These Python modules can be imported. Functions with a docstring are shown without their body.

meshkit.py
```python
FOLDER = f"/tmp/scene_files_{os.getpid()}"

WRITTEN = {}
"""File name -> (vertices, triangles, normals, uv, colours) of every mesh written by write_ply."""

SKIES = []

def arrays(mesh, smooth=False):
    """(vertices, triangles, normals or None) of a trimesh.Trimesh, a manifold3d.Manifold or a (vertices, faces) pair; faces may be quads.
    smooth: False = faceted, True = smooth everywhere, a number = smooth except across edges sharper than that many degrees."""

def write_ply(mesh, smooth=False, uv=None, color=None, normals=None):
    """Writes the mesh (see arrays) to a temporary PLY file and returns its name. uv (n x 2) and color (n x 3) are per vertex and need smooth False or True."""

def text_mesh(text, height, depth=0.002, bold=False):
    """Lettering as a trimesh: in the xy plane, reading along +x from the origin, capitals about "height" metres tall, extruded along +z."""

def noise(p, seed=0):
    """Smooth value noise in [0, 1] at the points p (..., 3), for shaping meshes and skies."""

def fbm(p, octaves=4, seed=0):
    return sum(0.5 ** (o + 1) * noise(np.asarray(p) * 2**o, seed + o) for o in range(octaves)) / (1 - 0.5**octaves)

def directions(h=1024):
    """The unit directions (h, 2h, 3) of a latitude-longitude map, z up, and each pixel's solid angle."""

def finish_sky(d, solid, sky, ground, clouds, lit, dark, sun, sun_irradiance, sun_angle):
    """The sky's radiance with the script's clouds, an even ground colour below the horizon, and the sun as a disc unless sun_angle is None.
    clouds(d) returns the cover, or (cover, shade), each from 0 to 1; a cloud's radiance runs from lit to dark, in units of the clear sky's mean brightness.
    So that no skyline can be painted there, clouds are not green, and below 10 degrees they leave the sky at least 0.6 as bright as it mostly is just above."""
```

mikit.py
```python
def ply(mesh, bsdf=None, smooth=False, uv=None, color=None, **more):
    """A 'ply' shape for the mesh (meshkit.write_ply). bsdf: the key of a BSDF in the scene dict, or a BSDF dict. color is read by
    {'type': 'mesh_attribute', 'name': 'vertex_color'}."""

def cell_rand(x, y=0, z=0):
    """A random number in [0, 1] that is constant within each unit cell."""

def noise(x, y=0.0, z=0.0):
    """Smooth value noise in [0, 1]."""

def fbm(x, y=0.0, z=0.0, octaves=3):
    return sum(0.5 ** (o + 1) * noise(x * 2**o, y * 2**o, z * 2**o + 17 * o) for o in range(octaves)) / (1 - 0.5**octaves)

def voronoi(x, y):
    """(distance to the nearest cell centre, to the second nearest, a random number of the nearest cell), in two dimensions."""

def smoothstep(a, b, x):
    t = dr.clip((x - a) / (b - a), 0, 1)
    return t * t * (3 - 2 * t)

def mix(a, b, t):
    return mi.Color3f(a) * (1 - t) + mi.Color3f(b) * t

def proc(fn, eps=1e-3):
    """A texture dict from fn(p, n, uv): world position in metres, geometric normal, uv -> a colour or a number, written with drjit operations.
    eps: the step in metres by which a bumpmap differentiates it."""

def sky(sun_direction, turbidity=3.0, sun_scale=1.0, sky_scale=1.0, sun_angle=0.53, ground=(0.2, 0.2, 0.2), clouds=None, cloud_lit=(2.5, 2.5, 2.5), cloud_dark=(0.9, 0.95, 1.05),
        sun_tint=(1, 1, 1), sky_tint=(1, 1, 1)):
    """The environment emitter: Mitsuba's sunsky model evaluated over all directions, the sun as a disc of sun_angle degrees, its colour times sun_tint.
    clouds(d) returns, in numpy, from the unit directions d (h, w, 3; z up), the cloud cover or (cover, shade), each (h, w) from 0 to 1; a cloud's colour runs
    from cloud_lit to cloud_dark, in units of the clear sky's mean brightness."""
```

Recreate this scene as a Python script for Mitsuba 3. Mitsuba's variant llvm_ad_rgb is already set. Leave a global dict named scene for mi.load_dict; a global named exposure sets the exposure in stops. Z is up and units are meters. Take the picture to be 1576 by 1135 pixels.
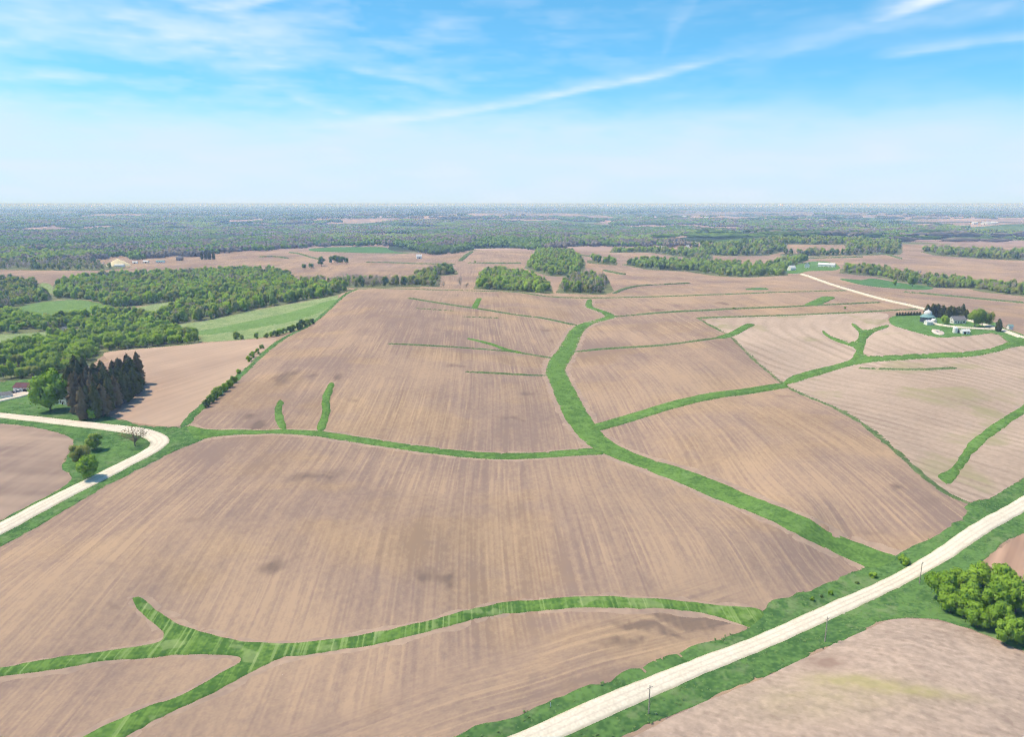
import math
import numpy as np, trimesh, drjit as dr, mitsuba as mi, mikit, meshkit
from scipy.interpolate import RBFInterpolator
from scipy.spatial import Delaunay, cKDTree
import shapely
from shapely.geometry import Polygon, LineString, Point
from shapely.ops import unary_union
from meshkit import fbm
from mikit import noise as dnoise, fbm as dfbm, cell_rand, smoothstep, mix, voronoi

T = mi.ScalarTransform4f
scene, labels = {}, {}
# ------------------------------------------------------------------ camera, sky, sun, exposure
PITCH = math.radians(13.09)
scene['camera'] = {'type': 'perspective', 'fov': 71.73, 'fov_axis': 'x', 'near_clip': 1.0, 'far_clip': 160000.0, 'medium': {'type': 'ref', 'id': 'haze_air'},
                   'to_world': T().look_at(origin=[0, 0, 110], target=[0, math.cos(PITCH) * 100, 110 - math.sin(PITCH) * 100], up=[0, 0, 1])}
exposure = 1.8
SUN = (-0.50, 0.10, 0.86)
# cirrus bands: azimuth and elevation in degrees along each band, half width in degrees, strength
CIRRUS = [
    ([(-19, 5.2), (-8, 6.3), (0, 7.4), (9, 9.0), (17, 10.4), (20, 10.6)], .30, .44, 1),
    ([(16, 10.2), (24, 11.2), (31, 11.6), (37, 12.0)], .55, .25, 2),
    ([(24, 11.6), (29, 12.7), (33, 13.6), (38, 14.2)], .75, .75, 3),
    ([(-24, 12.4), (-19, 13.6), (-14, 15.0), (-9, 16.6)], .55, .62, 4),
    ([(-33, 14.8), (-26, 14.0), (-20, 12.6), (-16, 10.8)], .8, .30, 5),
    ([(8, 15.6), (18, 15.2), (29, 13.9)], .12, .34, 6),
    ([(25, 9.6), (31, 9.9), (37, 10.0)], .3, .30, 7),
    ([(-14, 9.8), (-8, 9.0), (-3, 8.1)], .35, .26, 8),
    ([(-17, 7.8), (-12, 6.4)], .35, .22, 9),
    ([(14, 15), (12, 12.5), (11, 11)], .9, .13, 10),
    ([(-38, 9.5), (-28, 10.3), (-18, 10.6), (-12, 10.6)], 1.3, .34, 11),
]


def clouds(d):
    az, el = np.degrees(np.arctan2(d[..., 0], d[..., 1])), np.degrees(np.arcsin(np.clip(d[..., 2], -1, 1)))
    z = np.zeros_like(az)
    p = lambda sx, sy, k: np.stack([az / sx, el / sy, z + k], -1)
    wob = (fbm(p(5, 2.2, 1), 4, 2) - .5) * 1.6
    fine = fbm(p(1.6, .35, 3) + .3 * wob[..., None], 4, 7)
    fine2 = fbm(p(4.5, .8, 5) + .5 * wob[..., None], 4, 11)
    cover = z.copy()
    for pts, w, s, k in CIRRUS:
        q = np.array(pts, float)
        order = np.argsort(q[:, 0])
        line = np.interp(az, q[order, 0], q[order, 1])
        a0, a1 = q[:, 0].min(), q[:, 0].max()
        ends = np.clip((az - a0) / (.22 * (a1 - a0)), 0, 1) * np.clip((a1 - az) / (.22 * (a1 - a0)), 0, 1)
        off = (el - line + wob * w * .9) / w
        side = np.where(off > 0, .65, 1.5)           # a sharper lower edge, feathered above
        cover = np.maximum(cover, s * np.exp(-(off * side) ** 2) * ends * np.clip(.35 + 1.1 * fine, 0, 1.15))
    veil = np.clip((fine2 - .43) * 1.9, 0, 1) * .34 + np.clip((fine - .5) * 1.4, 0, 1) * .16
    veil = veil * np.clip(1.75 - (az + 40) / 45, .26, 1.75) * np.clip(el / 6, 0, 1)
    milk = .84 / (1 + np.exp((el - 5.9 - 1.2 * wob) / .75)) * (.86 + .28 * fine2)  # thin high haze towards the horizon
    cover = 1 - (1 - cover) * (1 - veil) * (1 - milk)
    return np.clip(cover, 0, .95), np.clip(milk * 1.25, 0, 1)


scene['sky'] = mikit.sky(SUN, turbidity=3.0, sky_scale=1.0, sun_scale=1.0, sky_tint=(.68, 1.33, 1.38), clouds=clouds, cloud_lit=(2.35, 2.52, 2.75), cloud_dark=(1.92, 2.16, 2.50))
labels['sky'] = {'kind': 'structure'}
# ------------------------------------------------------------------ the survey: ground points, outlines of roads, grass strips, fields and woods, trees, buildings (metres)
CTRL = np.array([(-113.1,124.6,4),(-105.1,124.6,4),(-89.9,161.4,0),(-47.8,160,0),(2.2,179.9,-1),(57.1,178.7,-1.5),(66.2,173.2,-2),(-39.3,209.4,5),(-104,214,5),(25.1,226,4),(64,204.5,3),(-126.6,181.5,5),(-13,139.9,3),(-86.6,139.9,3),(-103.7,134.6,3),(18.1,155.8,2),(-120,321.4,4),(-56,308.5,2),(3.5,299.4,0),(33.2,305.8,-0.5),(35.5,459.7,2),(35.2,360.5,0.5),(55.8,299.3,-1.5),(87.6,260.5,-2.5),(110.1,223.9,-3.5),(118.3,204.9,-4),(80.1,742,6),(94.2,669.1,5),(58.1,613.1,4),(-68.2,382.3,9),(-122.6,382.3,9),(-37.1,448.3,9),(-115.1,518.6,13),(-87.9,642.3,14),(-3,393.7,6),(-151.3,412.8,9),(-147,334.7,5),(-163.6,780.8,15),(-62.2,768.1,13),(29.8,771.6,9),(105.2,425.1,6),(79.9,397.5,5),(134.1,457.2,7),(73.8,364.4,1.5),(137.6,400.6,3),(106.6,305.2,5),(136,272.8,5),(144.3,239,3),(78.6,311.1,3),(105.4,230.2,2),(111.6,565,7),(164.4,606.5,8),(142.4,727.7,8),(253.7,760.8,9),(376.7,799.8,9),(194.7,504.6,6),(236.1,478.7,4),(192.7,442.1,4),(216.6,372.3,8),(255.6,378.5,10),(204.3,321.2,6),(176.7,267.2,3),(249.6,342.4,6),(210.8,285.4,6),(315.1,534.6,10),(343.8,605.6,11),(374.4,582.7,12),(395.3,557.5,11),(348.5,494.9,8),(187.6,243.4,1),(136.1,207.8,-1),(82.3,173.3,-1.5),(32.2,144.3,0),(8.6,130,1),(98,154.3,3),(106.9,130.3,4),(64.6,131.5,3),(126,177.9,-1),(148.7,195.9,1),(161.6,206.4,2),(188.7,206.4,2),(289.9,331.5,6),(-161.5,311.1,3),(-168.1,269.7,2),(-172.8,229.7,1),(-225,341.1,3),(-265.6,352.3,3),(-206.2,292.3,3.5),(-190.1,252,2.5),(-184.1,297.8,1.5),(-221.9,376.9,3),(-256.6,380.5,2),(-296.6,412.6,1),(-190.6,412.8,5),(-256.1,479.4,2),(-204.4,497.9,5),(-198.3,547.5,5),(-174.4,590,8),(-185.6,556,6),(-176.1,447.6,7),(-273.6,641.9,-4),(-244.4,679,-1),(-217,763.4,3),(-199.1,807.7,8),(-353.3,547.1,-8),(-343.4,625.7,-10),(-340.4,489.5,-5),(-543.2,842.5,-12),(-399.8,853.2,-8),(-366.9,910.7,-5),(-523,1059.1,-14),(-630.3,1076.2,-16),(-379.5,1066.8,-10),(-786.2,1214.7,-10),(-447.1,658.9,-12),(-420.3,514.9,-6),(-697.2,870.4,-12),(-224.4,1029.1,-2),(-140.8,1038.3,-3),(-36.2,1038.3,-3),(-262.9,995.6,-2),(35.4,917.9,0),(91.3,887.6,2),(-231.3,1350.3,-5),(-399.1,1523.6,-6),(-98.9,1230.9,-6),(-56.5,1638.4,0),(-221.5,1647.3,-8),(-541.4,1619.4,-6),(-412.5,1337.8,-10),(-244.7,1174.3,-6),(184.9,951.2,3),(269.6,942.3,4),(367.2,973,5),(260.9,1350.3,-5),(427.1,1293.2,-6),(511.7,1241.7,2),(409.4,871.2,8),(463.6,823.6,6),(520.9,794.5,6),(597.6,1103.1,-4),(661.6,1013.4,-4),(654.4,1405.4,3),(725.4,1302,5),(800.4,1135.4,3),(1038.1,1727.8,-6),(1437.2,2233.3,0),(784.1,1535.7,0),(556.1,1484.2,-3),(309.2,1605.5,-5),(768.9,2491.5,5),(801,1915.2,2),(-1208.9,2740.8,-25),(-530.4,3124.5,-30),(-1704.3,2740.8,-25),(29.7,2740.8,-25),(464.2,2420.3,-20),(-1110.3,4283.1,-25),(483,4795.6,-20),(-2535.6,4795.6,-20),(1241.9,4426.7,-10),(2004.1,4352.9,-8),(-495.9,6279.9,-5),(-2872,8256.9,-5),(1501,7897.9,0),(4333.2,7897.9,0),(-5092.7,8256.9,-5),(-7461,5033,0),(-6022,6688,0),(-4225,7947,0),(-2177,8733,0),(0,9000,0),(2177,8733,0),(4225,7947,0),(6022,6688,0),(7461,5033,0),(-13265,8947,0),(-10706,11890,0),(-7512,14127,0),(-3871,15525,0),(0,16000,0),(3871,15525,0),(7512,14127,0),(10706,11890,0),(13265,8947,0),(-33162,22368,0),(-26765,29726,0),(-18779,35318,0),(-9677,38812,0),(0,40000,0),(9677,38812,0),(18779,35318,0),(26765,29726,0),(33162,22368,0),(-300,0,3),(300,0,3),(0,0,3),(0,-200,3),(-400,-200,3),(400,-200,3),(0,60,2),(-900,100,0),(900,100,3),(1500,500,5),(-1500,500,-8)])
POLY = {
 'main_draw': [(85.1,796.7),(74.4,729.2),(82.4,713.3),(90.3,677.3),(87.4,667.2),(67.4,639.6),(55.4,622.4),(46.8,587.3),(39.1,545.9),(31.8,509.5),(26.6,490.5),(22.9,462.2),(21.5,443.1),(22.7,426.1),(24.8,383.9),(28,351.9),(31.2,330),(36.5,312.1),(43.1,303.5),(53.8,291.4),(64.9,276),(75.3,263.6),(84,249),(89.1,231.8),(96.8,221.4),(106.6,217.3),(111.4,213.2),(113.9,208.6),(114.5,205.6),(123.5,208.7),(127.6,212.3),(125.6,212.6),(121.7,220),(116.1,226),(105.6,229.4),(98.7,237.2),(94.4,252.5),(89.7,267.5),(79.3,279.1),(67.8,289.8),(56.2,305.5),(47.5,319.5),(44,335.7),(42.1,348.4),(39.7,374.9),(37.1,408.7),(36,445.3),(35.1,451),(37.3,469.9),(43.5,497.3),(49.2,527.6),(55.9,565.6),(64.5,611.6),(77.9,639.6),(99.6,665),(99.3,683.3),(90.3,713.1),(82.9,730.4),(91,796.9)],
 'left_arm': [(-163.2,334.9),(-145.2,322.5),(-133.2,323.7),(-120.5,322.9),(-113.2,324.4),(-96.2,322.9),(-80.1,318.8),(-63.7,314.6),(-47.8,309.3),(-32.1,304.6),(-16.9,301.1),(3.5,302.8),(18.6,305.3),(36.5,312.1),(40.1,309.2),(43.1,303.5),(33.1,302.3),(18.2,297.5),(3.4,295.2),(-16.5,292.5),(-31.4,296.8),(-46.7,301.5),(-62.3,307),(-78.3,311.1),(-94.5,316.4),(-111.6,319.3),(-119,318.6),(-130.8,317.4),(-141.3,313.2),(-145.3,308.5)],
 'finger_a': [(-125.1,365.2),(-121.2,363.7),(-119.2,352.9),(-113,337),(-107.3,323.5),(-111.2,323.5),(-119.1,339.3),(-123.5,353.1)],
 'finger_b': [(-104.5,394.6),(-101,391.6),(-98.9,377.2),(-95.9,359.5),(-92.2,345.7),(-90.8,330.4),(-89.6,321),(-93.4,321.7),(-95.3,336.7),(-97.6,350.1),(-102.5,366.6),(-104.2,380.1)],
 'front_draw': [(-126.9,142.8),(-119.3,146.4),(-114.5,149.1),(-108.4,151.7),(-98.8,156),(-92.5,159.5),(-90.5,160.5),(-90.5,164.1),(-94.2,167.3),(-98.5,170),(-106.7,177.4),(-105.8,179.1),(-102.1,178.2),(-97.6,174.5),(-92.4,170.9),(-83.8,166.4),(-75.1,163.1),(-64.5,160.6),(-56.1,160.7),(-47.9,161.6),(-35.6,164.1),(-27.4,166.8),(-19.1,171.2),(-10.5,177.4),(-3.7,181),(2.2,182.6),(11.7,182.3),(21,181.4),(30.3,180.8),(39.6,180.8),(49,180.6),(56,180.3),(62.9,180.1),(69.8,179.6),(70.6,175.7),(64.4,170.3),(63.9,170.9),(60.8,173.1),(54.7,175.6),(48.1,176.6),(38.7,176.1),(29.5,175.6),(15.9,176.2),(2.2,176.8),(-3.6,175.1),(-10.2,171.6),(-22.6,163.5),(-34.6,158.5),(-46.8,157.2),(-52.5,155.6),(-55.7,155.3),(-58.7,152.9),(-61.1,150.8),(-65.4,143.7),(-71.2,135.5),(-75.1,131),(-76.6,127),(-79,123.1),(-81.5,118.3),(-86.4,118.1),(-91.4,118),(-89.3,120.7),(-86.1,125.1),(-83.6,128.6),(-80.6,132.7),(-76.7,135.8),(-72.4,142.4),(-68.5,149.5),(-66.4,153.7),(-68.1,155),(-78.2,155.5),(-84.3,155.4),(-89.6,153.9),(-99.7,150.3),(-108.8,146.1),(-117.1,143.2),(-124.5,139.7)],
 'right_draw': [(262.6,352.3),(245.5,339.2),(221.5,317.5),(202.2,299),(187.3,281.4),(178.3,272.2),(170.5,268),(168.4,259.8),(170.8,257.4),(183.8,272.2),(194.4,284.1),(218.9,307.8),(237.8,325.4),(253.8,339.5),(280,359.9),(313.1,387.4),(337.1,419),(294,379.3)],
 'farm_draw': [(161.2,413.1),(173.4,430.9),(191,446.1),(212.1,460.2),(233.4,477.7),(245.4,496.1),(254.2,512.6),(249.9,532.9),(248.5,544.7),(252.9,570.6),(258,580.4),(253.7,556),(255.2,544.9),(259.9,526.8),(279,558.9),(284.1,578.7),(290.4,601.5),(295,604.2),(287.8,575.1),(289.3,569.3),(305.5,582.8),(319.9,592.9),(312.2,578.1),(292.1,563.3),(278.6,546.3),(259.8,511.3),(250.5,494.7),(250.4,486),(273.3,482.8),(295.8,482.2),(320.5,485.1),(349,502),(368.6,517.9),(395.7,539.5),(425.1,548.5),(391.5,503),(371.5,508.8),(338.3,485.8),(310.8,469.7),(287.4,467.7),(265.6,468.3),(244.3,469.9),(228.8,463.1),(204.6,443.1),(185.9,428.6),(167.1,414.1)],
 'road_right': [(-12.5,117.7),(-7.7,120.8),(-2.6,124.2),(2.7,127.9),(8.8,132.1),(14.5,135.7),(20.5,139.5),(26.7,143.5),(33.3,148),(40.2,152.2),(47.4,156.6),(54.9,161),(62.7,165.3),(67,167.4),(75.4,172.3),(84.4,177.7),(99.4,187.7),(113.3,197.6),(128.1,206.4),(138.8,211.7),(153.3,222.5),(172.2,235.9),(192,250),(209.7,260.9),(230,274.1),(251.9,288.9),(276.1,305.4),(301.5,322),(330.9,341.7),(347.7,342.2),(315.3,321),(287.6,303.3),(262.3,287.1),(238.8,271.8),(218.9,259.5),(200.2,247.6),(181.9,235.4),(162.6,219.7),(144.8,208.5),(134.2,202.8),(124.1,199),(112.8,191.9),(100.8,182.9),(89.9,174.6),(80.3,167.9),(72,163.4),(64.1,159.1),(59.8,156.6),(52.4,152.4),(45.3,148.4),(38.4,144.4),(31.9,140.4),(25.6,136.5),(19.7,132.9),(12.5,128.8),(7.3,125.3),(2.4,121.8),(-2.3,118.4),(-7.4,118)],
 'yard_left': [(-299.2,403.9),(-293.2,407.5),(-284.9,411.4),(-278.7,403.2),(-280.3,395.4),(-286.6,392.5),(-292.2,389.8),(-301.2,402.5)],
 'pad_right': [(335.7,561.2),(341.5,563.1),(342.1,555.2),(340.3,547.9),(334.7,540.8),(330.5,542.3),(332,551.1)],
 'verge_upper': [(-23.9,117.5),(-19.2,120.4),(-14.3,123.5),(-9.2,126.9),(-4.6,129.9),(1.7,134),(11.1,140),(21.1,144.8),(27.6,149),(34.4,153.5),(41.5,157.9),(49,162.5),(59.2,167.7),(63.9,170.9),(67.1,175.8),(69.8,179.6),(71.8,181.1),(80.5,185.6),(90.1,191.2),(105.6,203),(114.5,208.5),(119.2,210.9),(125.6,212.6),(139.8,218.2),(152.5,225.8),(162.6,234.8),(167.1,243.5),(174.9,247.5),(181.9,248.8),(192.1,256.5),(200.6,262.7),(217.2,273.2),(237.4,287.4),(262.3,304.7),(288.3,322),(317.6,341.5),(351.7,364.9),(337.6,341.9),(303.9,319.5),(275.3,300.9),(248.3,282.7),(224.9,267.4),(205.4,254.9),(187.8,243.9),(167.8,229.2),(149.2,216),(133.9,207.6),(122.3,200.4),(109.4,190.4),(95,180.7),(82.4,173),(71.5,166.8),(61.2,160.9),(53.6,156.5),(46.3,152.2),(39.3,148.2),(32.6,144.4),(26.2,140.1),(20.1,136.2),(14.2,132.7),(8.7,129.3),(2.6,125.3),(-3.2,121.4),(-8.7,117.9),(-13.8,117.6),(-18.8,117.5)],
 'verge_lower': [(-8.7,117.9),(-3.2,121.8),(2.5,126.1),(8.6,130.6),(14.3,133.7),(20.1,136.9),(26.2,140.5),(32.6,144.4),(39.3,148.2),(46.3,152.2),(53.6,156.5),(61.2,160.9),(71.5,166.8),(82.4,173),(95,180.7),(109.4,190.4),(122.3,200.4),(133.9,207.6),(149.2,216),(167.8,229.2),(187.8,243.9),(205.4,254.9),(224.9,267.4),(243.8,279.3),(265.4,293.6),(288,307.9),(312.7,323.7),(340.9,342),(331.5,321.8),(303.9,304.1),(279.9,289.1),(257,274.4),(236.6,261.5),(218.8,250.6),(202.8,241.3),(186.9,230.8),(170.1,218.6),(156.9,209.5),(148.8,203.3),(144.3,200.2),(146.1,194.7),(146.2,190.2),(149.6,189),(157.7,188.9),(166.3,189.2),(175.2,189.9),(163.3,175.3),(152.8,162.4),(143,150.5),(133.9,139.5),(131.3,144.4),(128.7,149.7),(126,155.5),(123.4,160.6),(120.9,166.5),(117.2,171),(111.6,172.9),(105.1,173.3),(99.2,170.7),(92.2,165.5),(83.7,161.1),(75.3,156.1),(67.4,151.7),(59.8,147),(56.1,145.7),(50.2,142.6),(44.9,139.9),(38.4,136.2),(32.2,132.8),(27,129.4),(21.3,126),(15.8,122.8),(10.6,119.5),(4.1,119),(-2.3,118.4)],
 'verge_left': [(-168.7,183),(-167.5,191.7),(-166.4,201.2),(-165.2,211.7),(-164.4,228.6),(-161,247.4),(-158.4,259.5),(-155.9,273.3),(-151.2,291.9),(-148.5,301.6),(-144.3,309.3),(-141.9,313.3),(-145.1,320.8),(-152.5,324.8),(-158,331.9),(-161.8,329.4),(-169.5,330.6),(-184.5,335.9),(-206.2,348.5),(-209.8,352),(-229.4,377.5),(-260.8,421.8),(-298.5,468.2),(-308.4,448.3),(-328.8,441),(-342.7,437.2),(-356.3,433.3),(-368.9,428.7),(-296.4,340.5),(-281.6,339.3),(-266.6,337.8),(-251.7,336.2),(-234.3,331),(-220,324.8),(-206.3,316.4),(-201.6,309.8),(-197.2,299),(-191.2,284.4),(-189,278.7),(-180.1,271.9),(-175.3,265.1),(-175.4,258.7),(-177.7,244.4),(-180.7,233.8),(-182.3,222.7),(-183.3,211.9),(-184.2,201.9)],
 'lawn_right': [(319.9,592.9),(335.9,627.1),(350.9,642.4),(379.3,648.5),(414.4,656.8),(414.7,602.6),(399.7,568),(400.6,546.5),(397,530.6),(377.7,513.6),(364.7,510),(374.4,530.2),(381.5,551.5),(358.8,540.8),(333.2,531.6),(324.7,534.1),(322.1,547.1),(320.2,567.1)],
 'lawn_far': [(449.9,1184.1),(509.1,1317.1),(586.7,1426.1),(623,1444.8),(623.5,1378),(568.8,1222),(501.9,1216.8),(464.4,1150.2)],
 'meadow_far': [(491.2,1073.8),(514.7,1077.4),(533.1,1078.5),(571,1130.9),(586.7,1101),(601.2,1064.8),(612.3,1039.8),(592.6,988.6),(543.6,961.2),(500.3,963.5),(482.7,984.2),(489.2,1037.5)],
 'strip_a': [(-351,696.9),(-328.5,707.7),(-305,718.2),(-279.1,778.5),(-242.7,802.6),(-206.8,808.2),(-192.1,797.3),(-180.6,678),(-176.1,605.9),(-185,570.7),(-203,560.9),(-242.9,567.9),(-261,577.4),(-271.2,611.2),(-320.4,664.7)],
 'strip_a_dark': [(-299.4,645.8),(-275.6,661.9),(-249.9,694.9),(-222.8,734.9),(-195.9,779.3),(-184.1,745.4),(-181.9,683.3),(-195.3,642.1),(-227,629.5),(-257.8,617.8),(-272.7,612.1)],
 'strip_b': [(-453.3,803.1),(-444.8,861.5),(-399.9,898.5),(-375.1,935.7),(-357.7,887.2),(-383.2,815.2),(-393.9,759.8),(-418.6,768.7)],
 'pasture_left': [(-605.7,854.3),(-596.1,925.6),(-556,930.9),(-473.6,840.1),(-474.3,823.7),(-482.3,772.4),(-504.1,750.3),(-560.2,793.3)],
 'pasture_small': [(-748.6,1116.5),(-718.8,1109.4),(-644.5,995.8),(-658.9,984.1)],
 'meadow_left': [(-518.4,656.1),(-483.1,664.6),(-458.7,680.2),(-432.5,684.4),(-437.7,659.5),(-422.3,591.4),(-420.3,574.9),(-439.8,552.9)],
 'green_field': [(-535.6,1857.6),(-595.2,2159.5),(-471.7,2099.9),(-365.7,2070.9),(-331.9,1947.1),(-242.6,1805.9),(-323,1893.5),(-384.7,1859.3),(-472.3,1807.7)],
 'far_green_patch': [(281.5,870.8),(306.3,897.2),(322.3,896.1),(316.2,867.4)],
 'stubble_a': [(171.1,636.5),(195.8,639.2),(221.4,643.7),(247.4,648.5),(279.8,654.3),(313,660.6),(357.7,664.6),(335.9,627.1),(319.9,592.9),(320.2,567.1),(322.1,547.1),(324.7,534.1),(358.8,540.8),(381.5,551.5),(374.4,530.2),(364.7,510),(397.8,527.3),(436.5,550),(389,453.5),(326.4,376.6),(282.3,322.1),(250.7,298.7),(222.3,277.3),(200.6,262.7),(191.9,256.5),(181.9,248.8),(174.7,247.2),(167.8,243.1),(164.1,252.6),(164.5,274.4),(168.9,309.8),(171.1,347.5),(167.6,384),(164.7,406.8),(165.5,430.3),(165.9,489),(174.7,552.8),(171.3,590.7)],
 'residue_field': [(10.6,119.5),(15.8,122.8),(21.3,126),(27,129.4),(32.2,132.8),(38.4,136.2),(44.9,139.9),(50.2,142.6),(59.8,147),(67.4,151.7),(75.3,156.1),(83.7,161.1),(92.2,165.5),(99.2,170.7),(105.1,173.3),(111.6,172.9),(117.2,171),(120.9,166.5),(123.4,160.6),(126,155.5),(128.3,150.4),(130.5,145.6),(132.7,141.2),(134.8,137.1),(126.7,127.4),(119.6,119),(113.3,111.5),(107.6,104.7),(102.8,104.6),(98.1,104.6),(93.4,104.5),(88.7,104.5),(84.1,104.5),(79.5,104.7),(75,104.8),(70.4,105),(65.9,105.3),(61.4,105.7),(56.9,106),(52.4,106.4),(47.8,106.9),(43.2,107.3),(38.6,107.7),(33.9,108),(29.1,108.3),(24.3,108.5),(19.5,108.6),(14.7,108.5),(9.8,108.4)],
 'red_field': [(144.3,200.2),(148.8,203.3),(156.9,209.5),(170.1,218.6),(186.9,230.8),(202.8,241.3),(218.8,250.6),(236.6,261.5),(257,274.4),(279.9,289.1),(303.9,304.1),(331.5,321.8),(301.8,288.6),(277.4,261.4),(256.5,238.1),(238.4,218),(222.9,200.7),(209.2,185.5),(202.2,186.1),(195.1,186.6),(188,187.1),(180.9,187.6),(173.7,188.1),(165.3,188),(157.2,188.1),(149.4,188.8),(146.1,190),(146,194.5)],
 'left_field': [(-298.3,342.8),(-282.8,340.9),(-267.2,338.6),(-251.7,336.2),(-234.3,331),(-220,324.8),(-206.3,316.4),(-201.6,309.8),(-197.2,299),(-191.2,284.4),(-189,278.7),(-180.1,271.9),(-175.3,265.1),(-175.4,258.7),(-177.7,244.4),(-180.7,233.8),(-182.1,222.3),(-182.8,211.2),(-183.4,201),(-198.8,220),(-215.5,240.8),(-235.8,265.9),(-262.1,298.4)],
 'field_l1': [(-332.5,555.6),(-325.7,570),(-284,568.6),(-240.9,563.2),(-201.1,555.5),(-187.1,563.9),(-175.9,497),(-167.7,436.1),(-164.6,391.8),(-163.9,351.4),(-160.5,331.8),(-162.4,330.3),(-170,331.5),(-185.2,336.8),(-206.1,349.6),(-217.3,388.9),(-216.2,402.7),(-253.7,457.9)],
}
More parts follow.
